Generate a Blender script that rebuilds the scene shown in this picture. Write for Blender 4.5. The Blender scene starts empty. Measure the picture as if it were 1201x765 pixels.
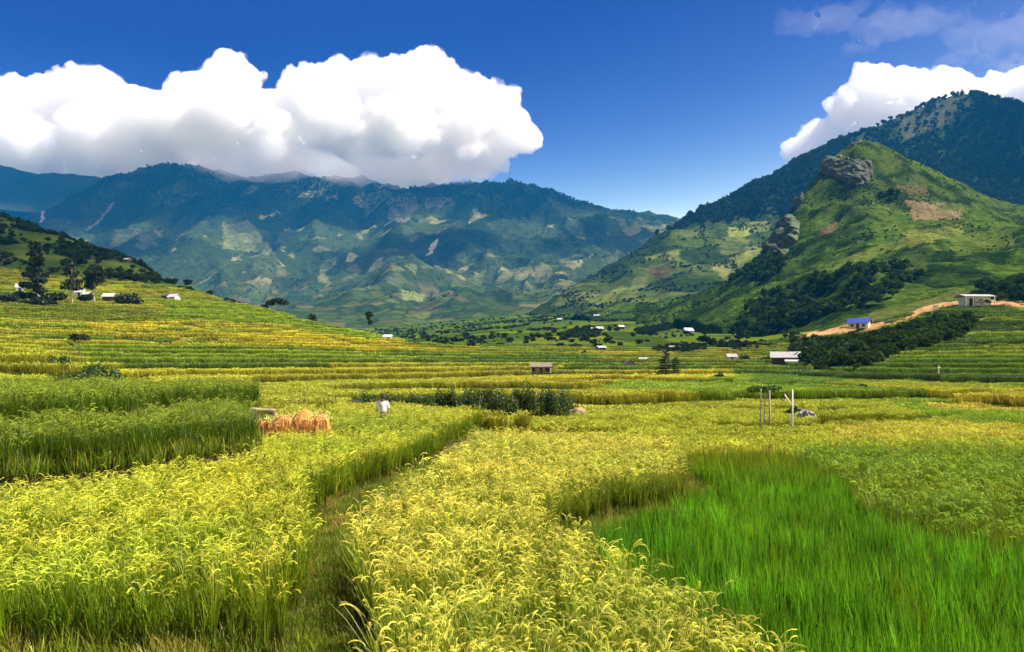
import bpy, bmesh, math, random
import numpy as np
from mathutils import Vector, Matrix

S = bpy.context.scene
COL = S.collection
R = math.radians

# ------------------------------------------------------------------ camera
# the eye is the world origin; +Y looks up the valley; 1040 px focal length on a 1201 px wide picture
FPX, CXP, HOR = 1040.0, 600.5, 425.0
cam_d = bpy.data.cameras.new('camera')
cam_d.sensor_width = 36.0
cam_d.lens = 36.0 * FPX / 1201.0
cam_d.shift_y = (HOR - 382.5) / 1201.0
cam_d.clip_start = 0.1
cam_d.clip_end = 60000.0
cam = bpy.data.objects.new('camera', cam_d)
cam.rotation_euler = (R(90), 0, 0)
COL.objects.link(cam)
S.camera = cam

# ------------------------------------------------------------------ sky and sun
SUN_EL, SUN_AZ = 57.0, 88.0      # azimuth clockwise from the view direction (+Y) towards +X
SUN_STRENGTH, SKY_STRENGTH, EXPOSURE = 5.0, 0.05, 1.35
W = bpy.data.worlds.new('World')
S.world = W
W.use_nodes = True
nt = W.node_tree
bg = nt.nodes['Background']
sky = nt.nodes.new('ShaderNodeTexSky')
sky.sky_type = 'NISHITA'
sky.sun_disc = False
sky.sun_elevation = R(SUN_EL)
sky.sun_rotation = R(SUN_AZ)
sky.altitude = 3000
sky.air_density = 0.5
sky.dust_density = 3.0
sky.ozone_density = 8.0
# the deep, polarised blue of a mountain sky: each channel of the sky gets its own contrast
lo = nt.nodes.new('ShaderNodeVectorMath'); lo.operation = 'MAXIMUM'; lo.inputs[1].default_value = (0.42, 0.85, 2.1)
hi = nt.nodes.new('ShaderNodeVectorMath'); hi.operation = 'MINIMUM'; hi.inputs[1].default_value = (1.0, 2.0, 4.6)
pw = nt.nodes.new('ShaderNodeVectorMath'); pw.operation = 'POWER'; pw.inputs[1].default_value = (6.0, 4.8, 1.9)
pol = nt.nodes.new('ShaderNodeVectorMath'); pol.operation = 'MULTIPLY'; pol.inputs[1].default_value = (26.0, 0.84, 0.66)
nt.links.new(sky.outputs[0], lo.inputs[0]); nt.links.new(lo.outputs[0], hi.inputs[0]); nt.links.new(hi.outputs[0], pw.inputs[0])
nt.links.new(pw.outputs[0], pol.inputs[0]); nt.links.new(pol.outputs[0], bg.inputs['Color'])
bg.inputs['Strength'].default_value = SKY_STRENGTH

sun_d = bpy.data.lights.new('sun', 'SUN')
sun_d.energy = SUN_STRENGTH
sun_d.angle = R(0.5)
sun_d.color = (1.0, 0.93, 0.82)
sun = bpy.data.objects.new('sun', sun_d)
sd = Vector((math.sin(R(SUN_AZ)) * math.cos(R(SUN_EL)), math.cos(R(SUN_AZ)) * math.cos(R(SUN_EL)), math.sin(R(SUN_EL))))
sun.rotation_euler = sd.to_track_quat('Z', 'Y').to_euler()
sun.location = sd * 3000
COL.objects.link(sun)

S.view_settings.view_transform = 'Standard'
S.view_settings.look = 'None'
S.view_settings.gamma = 1.0
S.view_settings.use_curve_mapping = False
S.view_settings.exposure = EXPOSURE
S.render.engine = 'CYCLES'
cy = S.cycles
cy.max_bounces = 20
cy.diffuse_bounces = 4
cy.glossy_bounces = 2
cy.transmission_bounces = 3
cy.transparent_max_bounces = 8
cy.volume_bounces = 18
cy.use_denoising = True
cy.use_adaptive_sampling = True
cy.adaptive_threshold = 0.02
cy.sample_clamp_indirect = 6.0

# ------------------------------------------------------------------ helpers
rng = np.random.default_rng(7)


def h2(ix, iy, seed):
    n = (ix.astype(np.int64) * 374761393 + iy.astype(np.int64) * 668265263 + seed * 974711) & 0xffffffff
    n = ((n ^ (n >> 13)) * 1274126177) & 0xffffffff
    n = ((n ^ (n >> 16)) * 2246822519) & 0xffffffff
    n = n ^ (n >> 15)
    return (n & 0xffffff).astype(np.float64) / 16777216.0


def gnoise(x, y, seed=0):
    x = np.asarray(x, float); y = np.asarray(y, float)
    x0 = np.floor(x); y0 = np.floor(y)
    fx = x - x0; fy = y - y0
    u = fx * fx * fx * (fx * (fx * 6 - 15) + 10); v = fy * fy * fy * (fy * (fy * 6 - 15) + 10)

    def g(a, b, dx, dy):
        t = h2(a, b, seed) * 2 * np.pi
        return np.cos(t) * dx + np.sin(t) * dy
    n00 = g(x0, y0, fx, fy); n10 = g(x0 + 1, y0, fx - 1, fy)
    n01 = g(x0, y0 + 1, fx, fy - 1); n11 = g(x0 + 1, y0 + 1, fx - 1, fy - 1)
    return ((n00 * (1 - u) + n10 * u) * (1 - v) + (n01 * (1 - u) + n11 * u) * v) * 1.5


def fbm(x, y, seed=0, oct=4, gain=0.5):
    a, s, t = 1.0, 0.0, 0.0
    for i in range(oct):
        s = s + a * gnoise(x * 2 ** i, y * 2 ** i, seed + i * 17); t += a; a *= gain
    return s / t


def ridged(x, y, seed=0, oct=4):
    a, s, t = 1.0, 0.0, 0.0
    for i in range(oct):
        s = s + a * (1 - np.abs(gnoise(x * 2 ** i, y * 2 ** i, seed + i * 31)) * 2); t += a; a *= 0.5
    return s / t


def voronoi(x, y, seed=0, jit=0.8):
    """cell id hash (0..1), a second hash and the distance to the cell's edge"""
    xi = np.floor(x); yi = np.floor(y)
    d1 = np.full(x.shape, 9.0); d2 = np.full(x.shape, 9.0); a = np.zeros(x.shape); b = np.zeros(x.shape)
    for dx in (-1, 0, 1):
        for dy in (-1, 0, 1):
            cx = xi + dx; cy_ = yi + dy
            ax = cx + 0.5 + (h2(cx, cy_, seed) - .5) * jit; ay = cy_ + 0.5 + (h2(cx, cy_, seed + 5) - .5) * jit
            d = np.hypot(ax - x, ay - y)
            near = d < d1
            d2 = np.where(near, d1, np.minimum(d2, d)); d1 = np.where(near, d, d1)
            a = np.where(near, h2(cx, cy_, seed + 11), a); b = np.where(near, h2(cx, cy_, seed + 23), b)
    return a, b, d2 - d1


def sstep(a, b, x):
    t = np.clip((x - a) / (b - a), 0, 1)
    return t * t * (3 - 2 * t)


def inpoly(px, py, poly):
    c = np.zeros(np.shape(px), bool)
    n = len(poly); j = n - 1
    for i in range(n):
        xi, yi = poly[i]; xj, yj = poly[j]
        m = ((yi > py) != (yj > py))
        with np.errstate(divide='ignore', invalid='ignore'):
            c ^= m & (px < (xj - xi) * (py - yi) / ((yj - yi) if yj != yi else 1e-9) + xi)
        j = i
    return c


def mix3(a, b, f):
    return a + (np.asarray(b, float) - a) * f[..., None]


def at(px, py, Y):
    """the world point seen at picture position (px, py) when it lies Y metres up the valley"""
    return Vector(((px - CXP) / FPX * Y, Y, (HOR - py) / FPX * Y))


def tag(o, label=None, cat=None, group=None, kind=None):
    if label: o['label'] = label
    if cat: o['category'] = cat
    if group: o['group'] = group
    if kind: o['kind'] = kind
    return o


def link(name, me, mats=(), parent=None):
    o = bpy.data.objects.new(name, me)
    for m in (mats if isinstance(mats, (list, tuple)) else [mats]):
        me.materials.append(m)
    COL.objects.link(o)
    if parent: o.parent = parent
    return o


def empty(name, loc, rz=0.0):
    o = bpy.data.objects.new(name, None)
    o.empty_display_size = 0.3
    o.location = loc; o.rotation_euler = (0, 0, rz)
    COL.objects.link(o)
    return o


def raw_mesh(name, V, F4, col=None, smooth=False):
    """mesh from numpy vertices and quads (or tris)"""
    me = bpy.data.meshes.new(name)
    n = len(V); k = F4.shape[1]
    me.vertices.add(n); me.vertices.foreach_set('co', np.ascontiguousarray(V, np.float32).ravel())
    me.loops.add(F4.size); me.loops.foreach_set('vertex_index', np.ascontiguousarray(F4, np.int32).ravel())
    me.polygons.add(len(F4)); me.polygons.foreach_set('loop_start', np.arange(0, F4.size, k, dtype=np.int32))
    if smooth: me.polygons.foreach_set('use_smooth', np.ones(len(F4), bool))
    if col is not None:
        a = me.attributes.new('col', 'FLOAT_COLOR', 'POINT')
        c = np.ones((n, 4), np.float32); c[:, :3] = col
        a.data.foreach_set('color', c.ravel())
    me.update(calc_edges=True)
    me.validate()
    return me


def grid_mesh(name, X, Y, Z, col=None, smooth=True):
    r, c = X.shape
    i = np.arange(r * c).reshape(r, c)
    F = np.stack([i[:-1, :-1], i[:-1, 1:], i[1:, 1:], i[1:, :-1]], -1).reshape(-1, 4)
    V = np.stack([X, Y, Z], -1).reshape(-1, 3)
    return raw_mesh(name, V, F, None if col is None else col.reshape(-1, 3), smooth)


# ------------------------------------------------------------------ materials
def new_mat(name):
    m = bpy.data.materials.new(name); m.use_nodes = True
    m.node_tree.nodes.clear()
    return m, m.node_tree


def N(t, typ, **kw):
    n = t.nodes.new('ShaderNode' + typ)
    for k, v in kw.items():
        if k.startswith('i_'): n.inputs[k[2:].replace('_', ' ')].default_value = v
        else: setattr(n, k, v)
    return n


def mat_ground(name, scale, amt, bump=0.3, rough=1.0, spec=0.0):
    m, t = new_mat(name)
    o = N(t, 'OutputMaterial'); p = N(t, 'BsdfPrincipled')
    p.inputs['Roughness'].default_value = rough
    p.inputs['Specular IOR Level'].default_value = spec
    a = N(t, 'Attribute', attribute_name='col')
    g = N(t, 'NewGeometry')
    nz = N(t, 'TexNoise'); nz.inputs['Scale'].default_value = scale; nz.inputs['Detail'].default_value = 6; nz.inputs['Roughness'].default_value = 0.65
    t.links.new(g.outputs['Position'], nz.inputs['Vector'])
    mr = N(t, 'MapRange'); mr.inputs[1].default_value = 0.3; mr.inputs[2].default_value = 0.7
    mr.inputs[3].default_value = 1 - amt; mr.inputs[4].default_value = 1 + amt
    t.links.new(nz.outputs['Fac'], mr.inputs[0])
    mx = N(t, 'VectorMath', operation='SCALE')
    t.links.new(a.outputs['Color'], mx.inputs[0]); t.links.new(mr.outputs[0], mx.inputs['Scale'])
    t.links.new(mx.outputs[0], p.inputs['Base Color'])
    b = N(t, 'Bump'); b.inputs['Strength'].default_value = bump; b.inputs['Distance'].default_value = 1.0 / scale
    t.links.new(nz.outputs['Fac'], b.inputs['Height']); t.links.new(b.outputs[0], p.inputs['Normal'])
    t.links.new(p.outputs[0], o.inputs['Surface'])
    return m


def mat_leaf(name, transl=0.35, inst=True, var=0.0, gloss=0.04):
    """thin leaves: colour from the mesh attribute 'col', times the instance's own 'tint'"""
    m, t = new_mat(name)
    o = N(t, 'OutputMaterial')
    a = N(t, 'Attribute', attribute_name='col')
    c = a.outputs['Color']
    if inst:
        b = N(t, 'Attribute', attribute_name='tint', attribute_type='INSTANCER')
        mx = N(t, 'VectorMath', operation='MULTIPLY')
        t.links.new(c, mx.inputs[0]); t.links.new(b.outputs['Vector'], mx.inputs[1])
        c = mx.outputs[0]
    d = N(t, 'BsdfDiffuse'); tr = N(t, 'BsdfTranslucent'); gl = N(t, 'BsdfGlossy'); gl.inputs['Roughness'].default_value = 0.45
    t.links.new(c, d.inputs['Color']); t.links.new(c, tr.inputs['Color'])
    m1 = N(t, 'MixShader'); m1.inputs[0].default_value = transl
    t.links.new(d.outputs[0], m1.inputs[1]); t.links.new(tr.outputs[0], m1.inputs[2])
    m2 = N(t, 'MixShader'); m2.inputs[0].default_value = gloss
    t.links.new(m1.outputs[0], m2.inputs[1]); t.links.new(gl.outputs[0], m2.inputs[2])
    t.links.new(m2.outputs[0], o.inputs['Surface'])
    return m


def mat_plain(name, c1, c2, scale=4.0, rough=0.85, bump=0.2, metallic=0.0, stretch=(1, 1, 1), wave=0):
    m, t = new_mat(name)
    o = N(t, 'OutputMaterial'); p = N(t, 'BsdfPrincipled')
    p.inputs['Roughness'].default_value = rough; p.inputs['Metallic'].default_value = metallic
    p.inputs['Specular IOR Level'].default_value = 0.3
    tc = N(t, 'TexCoord'); mp = N(t, 'Mapping'); mp.inputs['Scale'].default_value = stretch
    t.links.new(tc.outputs['Object'], mp.inputs['Vector'])
    nz = N(t, 'TexNoise'); nz.inputs['Scale'].default_value = scale; nz.inputs['Detail'].default_value = 6; nz.inputs['Roughness'].default_value = 0.65
    t.links.new(mp.outputs[0], nz.inputs['Vector'])
    cr = N(t, 'ValToRGB')
    cr.color_ramp.elements[0].position = 0.3; cr.color_ramp.elements[0].color = (*c1, 1)
    cr.color_ramp.elements[1].position = 0.7; cr.color_ramp.elements[1].color = (*c2, 1)
    t.links.new(nz.outputs['Fac'], cr.inputs[0]); t.links.new(cr.outputs[0], p.inputs['Base Color'])
    b = N(t, 'Bump'); b.inputs['Strength'].default_value = bump; b.inputs['Distance'].default_value = 0.05
    t.links.new(nz.outputs['Fac'], b.inputs['Height'])
    if wave:
        w = N(t, 'TexWave'); w.inputs['Scale'].default_value = wave; w.inputs['Distortion'].default_value = 0.0
        t.links.new(tc.outputs['Object'], w.inputs['Vector'])
        b2 = N(t, 'Bump'); b2.inputs['Strength'].default_value = 0.6; b2.inputs['Distance'].default_value = 0.06
        t.links.new(w.outputs['Fac'], b2.inputs['Height']); t.links.new(b.outputs[0], b2.inputs['Normal'])
        t.links.new(b2.outputs[0], p.inputs['Normal'])
    else:
        t.links.new(b.outputs[0], p.inputs['Normal'])
    t.links.new(p.outputs[0], o.inputs['Surface'])
    return m

# ------------------------------------------------------------------ the valley floor and its terraces
# canopy profile of the land column by column: (metres up the valley, picture row)
COLS = {
    -500: [(40, 430), (60, 410), (76, 372), (90, 382), (130, 362), (180, 340), (230, 320), (290, 300), (340, 285), (400, 262), (500, 220), (600, 190), (700, 190), (900, 220), (1600, 290)],
    -150: [(40, 444), (50, 432), (60, 416), (76, 380), (90, 394), (130, 382), (180, 366), (230, 352), (290, 338), (340, 325), (400, 300), (500, 262), (600, 225), (700, 232), (900, 300), (1600, 330)],
    0: [(40, 452), (50, 441), (60, 426), (76, 387), (90, 402), (130, 395), (180, 379), (230, 364), (290, 350), (340, 338), (400, 314), (500, 277), (600, 247), (700, 270), (900, 330), (1600, 350)],
    75: [(40, 456), (50, 446), (60, 434), (72, 406), (85, 416), (130, 405), (180, 384), (230, 366), (290, 351), (340, 340), (400, 322), (500, 290), (570, 268), (700, 300), (900, 340), (1600, 355)],
    150: [(40, 461), (60, 455), (76, 447), (90, 440), (130, 418), (180, 393), (230, 372), (290, 352), (340, 341), (400, 320), (470, 297), (600, 320), (900, 360), (1600, 365)],
    240: [(40, 468), (60, 460), (90, 446), (130, 424), (180, 398), (230, 376), (290, 356), (340, 346), (380, 337), (470, 365), (700, 395), (1600, 385)],
    320: [(40, 472), (60, 462), (90, 449), (130, 431), (180, 406), (230, 383), (290, 361), (325, 354), (400, 385), (600, 410), (1000, 402), (1600, 388)],
    400: [(40, 478), (60, 464), (90, 452), (130, 437), (180, 415), (230, 393), (270, 380), (330, 395), (450, 412), (700, 408), (1000, 398), (1600, 385)],
    480: [(40, 484), (60, 467), (90, 454), (130, 442), (180, 424), (230, 404), (256, 397), (320, 404), (450, 408), (700, 398), (1000, 390), (1600, 380)],
    560: [(40, 487), (60, 468), (90, 455), (130, 444), (180, 431), (230, 416), (280, 405), (400, 402), (600, 394), (1000, 383), (1600, 372)],
    640: [(40, 488), (60, 469), (90, 455), (130, 446), (180, 434), (230, 420), (290, 409), (400, 401), (600, 390), (800, 381), (1000, 374), (1600, 362)],
    750: [(40, 488), (60, 469), (90, 456), (130, 446), (180, 436), (230, 427), (290, 417), (400, 404), (600, 385), (800, 373), (1000, 366), (1600, 358)],
    850: [(40, 488), (60, 470), (90, 456), (130, 446), (180, 438), (230, 430), (290, 420), (400, 405), (600, 387), (900, 374), (1600, 368)],
    930: [(40, 488), (60, 470), (90, 456), (130, 445), (180, 435), (230, 424), (290, 413), (340, 398), (400, 390), (600, 388), (1600, 385)],
    1010: [(40, 488), (60, 469), (90, 455), (130, 441), (180, 424), (230, 404), (280, 387), (320, 380), (450, 380), (1600, 385)],
    1080: [(40, 488), (60, 468), (90, 454), (130, 437), (180, 412), (230, 388), (280, 365), (310, 360), (400, 366), (1600, 385)],
    1143: [(40, 488), (60, 467), (90, 453), (130, 433), (180, 406), (230, 378), (285, 355), (310, 352), (400, 364), (1600, 385)],
    1201: [(40, 488), (60, 466), (90, 452), (130, 431), (180, 403), (230, 376), (285, 357), (310, 354), (400, 364), (1600, 385)],
    1700: [(40, 486), (60, 463), (90, 446), (130, 424), (180, 396), (230, 370), (285, 350), (310, 347), (400, 358), (1600, 380)],
}
_LY = np.linspace(math.log(30.0), math.log(1700.0), 400)
_CP = np.array(sorted(COLS), float)
_TAB = []
for _p in sorted(COLS):
    ys = np.array([c[0] for c in COLS[_p]], float); zs = (HOR - np.array([c[1] for c in COLS[_p]], float)) / FPX * ys
    v = np.interp(np.exp(_LY), ys, zs)
    k = np.exp(-0.5 * (np.arange(-14, 15) / 5.0) ** 2); k /= k.sum()
    v = np.convolve(np.pad(v, 14, mode='edge'), k, 'valid')
    _TAB.append(v)
_TAB = np.array(_TAB)
_PX = np.arange(-900, 2101, 10.0)
_T2 = np.zeros((len(_PX), len(_LY)))
for _j in range(len(_LY)):          # columns blended across with a smooth kernel
    _T2[:, _j] = np.interp(_PX, _CP, _TAB[:, _j])
_k = np.exp(-0.5 * (np.arange(-9, 10) / 3.0) ** 2); _k /= _k.sum()
_T2 = np.stack([np.convolve(np.pad(_T2[:, j], 9, mode='edge'), _k, 'valid') for j in range(len(_LY))], 1)


def canopy(x, Y):
    px = np.clip(x / np.maximum(Y, 1) * FPX + CXP, -890, 2090)
    i = (px + 900) / 10.0
    j = (np.log(np.clip(Y, 30.5, 1690)) - _LY[0]) / (_LY[1] - _LY[0])
    i0 = np.clip(np.floor(i).astype(int), 0, len(_PX) - 2); j0 = np.clip(np.floor(j).astype(int), 0, len(_LY) - 2)
    fi = i - i0; fj = j - j0
    return (_T2[i0, j0] * (1 - fi) * (1 - fj) + _T2[i0 + 1, j0] * fi * (1 - fj) + _T2[i0, j0 + 1] * (1 - fi) * fj + _T2[i0 + 1, j0 + 1] * fi * fj)


# the near paddies, each a polygon on the ground (x, Y) with its own level
FIELDS = {
    'L1': (-3.30, [(-15, 9.9), (-9, 9.75), (-2.62, 9.85), (-2.92, 12.5), (-3.5, 15.25), (-4.25, 18.3), (-4.25, 21.4), (-3.3, 26.5), (-2.5, 31.6), (-5, 30.6), (-7.5, 29.5), (-7.9, 27), (-6.75, 23.7), (-7.95, 19.3), (-9.8, 17.05), (-15, 16.0)]),
    'L1b': (-3.12, [(-8.6, 30.6), (-7.6, 30.4), (-5, 31.4), (-2.5, 32.4), (-1.9, 36), (-1.6, 43), (-9.5, 43), (-10, 37)]),
    'L2': (-2.30, [(-22, 15.3), (-15, 16.2), (-9.9, 17.3), (-8.1, 19.5), (-6.9, 23.4), (-7.3, 25.0), (-8.4, 27.6), (-9.9, 31.5), (-10.2, 31), (-11, 27), (-9.9, 24), (-13.5, 21.3), (-22, 20)]),
    'L3': (-1.80, [(-26, 20.7), (-13.6, 21.9), (-10.5, 24.5), (-11.4, 27.2), (-9.9, 32.3), (-10.5, 37), (-26, 37)]),
    'C': (-3.30, [(-1.2, 4), (-1.2, 7), (-1.15, 8.6), (-1.5, 10), (-1.95, 11.6), (-2.4, 13.4), (-2.45, 15.6), (-2.1, 18.6), (-1.45, 25), (-0.9, 30.5), (2, 29.8), (4.6, 28.4), (4.8, 26), (4.4, 22.6), (3.7, 20), (2.2, 18.9), (0.9, 17.1), (0.65, 15.6), (0.7, 14.2), (1.15, 12.6), (1.95, 9.4), (2.35, 7.6), (3.0, 4)]),
    'G': (-3.62, [(1.75, 16.2), (2.3, 17.2), (3.8, 19.2), (5.1, 21.2), (5.3, 23), (5.1, 28.4), (8.9, 28.4), (8.0, 21), (7.15, 18.2), (7.0, 16.0), (8.0, 14.2), (15, 12.2), (15, 5), (3.6, 5), (2.8, 7.6), (2.35, 9.4), (1.55, 12.7), (1.4, 14.6)]),
    'R': (-3.56, [(8.1, 14.35), (7.1, 16.1), (7.25, 18.3), (8.1, 21), (9.05, 28.4), (24, 28.4), (24, 11), (15, 12.35)]),
}
STEP = 0.8


def terr_noise(x, Y):
    flat = sstep(170, 60, Y)
    n = 0.75 * fbm(x / 38, Y / 14, 3, 3) * (0.5 + 1.3 * flat) + 0.5 * fbm(x / 75, Y / 40, 9, 2)
    n = n + (1 - flat) * (1.3 * fbm(x / 60, Y / 34, 13, 3) + .5 * gnoise(x / 14, Y / 12, 15))
    return n


SHRUB = [[(955, 430), (930, 414), (925, 402), (960, 398), (1010, 395), (1055, 381), (1090, 371), (1130, 368), (1152, 370), (1140, 386), (1100, 398), (1060, 408), (1015, 426)]]
SANDY = [[(928, 397), (945, 391), (975, 386), (1000, 382), (1022, 377), (1040, 375), (1044, 379), (1025, 386), (985, 390), (950, 396)],
         [(1046, 380), (1060, 371), (1080, 361), (1096, 356), (1120, 353), (1150, 351), (1170, 353), (1215, 356), (1215, 361), (1168, 357), (1150, 358), (1125, 358), (1105, 361), (1085, 366), (1062, 375)]]
SAND = [.38, .215, .095]


def ground_info(x, Y):
    """ground height, field code (-1 none, 0.. near fields, 100 terraces), terrace level, flatness, canopy row"""
    x = np.asarray(x, float); Y = np.asarray(Y, float)
    cz = canopy(x, Y)
    zb = cz - 0.9
    px = x / np.maximum(Y, .5) * FPX + CXP
    # where terraces are kept and where the land runs natural
    hill_l = sstep(0, 30, Y - np.interp(px, [-500, 0, 150, 240, 330], [380, 388, 362, 350, 400])) * (px < 420)
    far = sstep(330, 420, Y - np.interp(px, [110, 190], [90, 0]))
    nat = np.clip(np.maximum(hill_l, far), 0, 1)
    q = (zb + terr_noise(x, Y)) / STEP
    lev = np.floor(q); f = q - lev
    zt = STEP * (lev + sstep(0.80, 0.97, f))
    # keep the terrace near the wanted mean height
    zt = zt - STEP * 0.35
    znat = cz + (2.2 * fbm(x / 60, Y / 60, 21, 4) + 7.0 * hill_l * fbm(x / 90, Y / 120, 25, 4)) * nat
    z = zt * (1 - nat) + znat * nat
    code = np.where(nat > 0.4, -2, 100)
    flatf = np.where(f < 0.78, 1.0, 0.0)
    yq = np.interp(x, [-40, -12, -9.6, -1.5, -0.8, 4.8, 5.3, 40], [38, 38, 44, 44, 32, 29.8, 28.8, 28.8])
    near = Y < yq
    bl = sstep(0, 1.5, Y - yq)
    zn = -3.42 + 0.10 * fbm(x / 0.9, Y / 0.9, 31, 3) + 0.05 * gnoise(x * 5, Y * 5, 33)
    # land left of the near paddies climbs in tiers
    zn = np.where((x < -8) & (Y > 20), np.where(x < -14, -2.2, -2.7), zn)
    codn = np.full(x.shape, -1)
    for i, (k, (lv, poly)) in enumerate(FIELDS.items()):
        m = inpoly(x, Y, poly)
        codn = np.where(m, i, codn); zn = np.where(m, lv + 0.04 * gnoise(x * 3, Y * 3, 40), zn)
    z = np.where(near, zn, zn * (1 - bl) + z * bl)
    code = np.where(near, codn, code)
    return z, code, lev, np.where(near, 1.0, flatf), cz, nat


# ground sheet: rows spread like the picture's rows
_t = np.linspace(-0.86, 0.86, 1230)
_rows = np.concatenate([np.exp(np.arange(math.log(2.5), math.log(60), 0.0042)), np.exp(np.arange(math.log(60), math.log(340), 0.0036)), np.exp(np.arange(math.log(340), math.log(1700), 0.012))])
TT, YY = np.meshgrid(_t, _rows)
XX = TT * (YY + 8)
ZZ, CODE, LEV, FLAT, CAN, NAT = ground_info(XX, YY)
PXX = XX / YY * FPX + CXP
PYY = HOR - ZZ / YY * FPX

# ---- tint of the rice parcel at a point (leaf colour x panicle share), shared by ground and plants
PAL = np.array([  # leaf rgb
    [0.235, 0.243, 0.012],   # ripe
    [0.195, 0.22, 0.010],   # turning
    [0.130, 0.195, 0.008],   # lime
    [0.080, 0.145, 0.009],   # green
    [0.048, 0.090, 0.009],  # dark green
    [0.19, 0.165, 0.035],   # stubble, brownish
])


def parcel_tint(x, Y, lev, px, py):
    w = 10 * gnoise(x / 30, Y / 30, 51)
    seg = np.floor((x + w) / np.where(Y > 120, 38, 22) + h2(lev, lev * 0 + 3, 7) * 9)
    r = h2(lev, seg, 61)
    # class thresholds by place: mostly ripe in the valley, greener to the sides
    left = sstep(620, 420, px) * sstep(440, 425, py)
    right = sstep(840, 960, px) * sstep(462, 446, py)
    midg = np.exp(-((px - 640) / 150) ** 2 - ((py - 420) / 13) ** 2)
    far = sstep(408, 396, py)
    g = np.clip(0.10 * left + 0.50 * right + 0.7 * midg + 0.75 * far * (px > 470), 0, 0.9)
    v = r * 0.62 + g * 0.55
    idx = np.select([v < 0.24, v < 0.42, v < 0.62, v < 0.82], [0, 1, 2, 3], 4)
    c = PAL[idx]
    # fields the photograph shows with a colour of their own
    def zone(poly, col, c):
        return np.where(inpoly(px, py, poly)[..., None], np.array(col), c)
    c = zone([(190, 352), (300, 356), (420, 385), (470, 398), (440, 398), (330, 380), (200, 368)], PAL[2] * [1.15, 1.15, 1], c)
    c = zone([(0, 350), (170, 358), (200, 370), (100, 372), (0, 366)], PAL[2] * [.9, .8, .8], c)
    c = zone([(95, 374), (190, 373), (250, 384), (100, 384)], PAL[0] * [1.2, 1.1, .8], c)
    c = zone([(230, 386), (330, 385), (450, 398), (520, 408), (430, 406), (300, 396)], PAL[0] * [1.3, 1.2, .8], c)
    c = zone([(600, 437), (690, 434), (860, 432), (860, 441), (690, 444), (600, 446)], PAL[0] * [1.2, 1.15, .8], c)
    c = zone([(975, 478), (1201, 476), (1201, 489), (975, 490)], PAL[0] * [1.05, 1.0, 1.4], c)
    c = zone([(1090, 459), (1201, 459), (1201, 466), (1090, 466)], PAL[0] * [1.1, 1.0, 1.6], c)
    c = zone([(-300, 360), (0, 382), (60, 396), (120, 420), (136, 434), (-300, 436)], PAL[1] * [1.0, 1.0, 1.0], c)
    c = np.where(((Y > 40) & (Y < 64) & (px < 330))[..., None], PAL[1] * (.8 + .4 * h2(lev, lev * 0 + 9, 5))[..., None], c)
    k = 0.85 + 0.3 * h2(seg, lev, 77)
    k = k * (1 + 0.18 * fbm(x / 5, Y / 5, 81, 2))
    return c * k[..., None]


# ---- ground colours
Rn = fbm(XX / 3, YY / 3, 91, 4)
soil = np.array([0.055, 0.050, 0.020])
bank = np.array([0.060, 0.075, 0.018])
gcol = np.tile(soil, XX.shape + (1,)).astype(float)
tint = parcel_tint(XX, YY, LEV, PXX, PYY)
m100 = (CODE == 100)
gcol = np.where((m100 & (FLAT > .5))[..., None], tint * 0.75, gcol)
bankc = mix3(np.tile(bank, XX.shape + (1,)).astype(float), [0.10, 0.085, 0.03], sstep(-.1, .4, Rn))
bankc = mix3(bankc, [0.105, 0.115, 0.020], sstep(90, 170, YY) * .8)
gcol = np.where((m100 & (FLAT < .5))[..., None], bankc, gcol)
path = mix3(np.tile(np.array([0.085, 0.085, 0.022]), XX.shape + (1,)).astype(float), [0.12, 0.10, 0.045], sstep(0.0, .45, fbm(XX / .5, YY / .5, 95, 3)))
gcol = np.where((CODE == -1)[..., None], path, gcol)
# natural slopes: scrub and grass
sc = fbm(XX / 28, YY / 28, 101, 5)
natc = mix3(np.tile(np.array([0.024, 0.046, 0.009]), XX.shape + (1,)).astype(float), [0.055, 0.085, 0.014], sstep(-.15, .3, sc))
gcol = np.where((CODE == -2)[..., None], natc, gcol)
# fields on the far valley floor (Y > 330): parcels drawn along the contours
va, vb, ve = voronoi(XX / 46 + .5 * gnoise(XX / 60, YY / 60, 5), YY / 30, 105)
fl = PAL[np.select([va < .12, va < .3, va < .52, va < .8], [1, 2, 3, 3], 4)] * (.34 + .26 * vb[..., None])
fl = np.where((ve < 0.08)[..., None], np.array([.035, .055, .014]), fl)
mfl = (YY > 330) & (PXX > 420) & (PXX < 960)
gcol = np.where(mfl[..., None], gcol * .15 + fl * .85, gcol)
for poly in SHRUB:
    gcol = np.where(inpoly(PXX, PYY, poly)[..., None] & (YY > 120)[..., None], np.array([.028, .048, .012]), gcol)
for poly in SANDY:
    m = inpoly(PXX + 4 * fbm(XX / 3, YY / 3, 3, 3), PYY + 2.5 * fbm(XX / 3, YY / 3, 4, 3), poly) & (YY > 200)
    gcol = np.where(m[..., None], np.array(SAND) * (1 + .3 * fbm(XX / 4, YY / 4, 8, 3))[..., None], gcol)
M_GROUND = mat_ground('earth_and_grass', 2.2, 0.35, 0.5)
ground = link('ground', grid_mesh('ground', XX, YY, ZZ, gcol), M_GROUND)
tag(ground, kind='structure')


def gz(x, Y):
    return float(ground_info(np.array([float(x)]), np.array([float(Y)]))[0][0])


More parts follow.
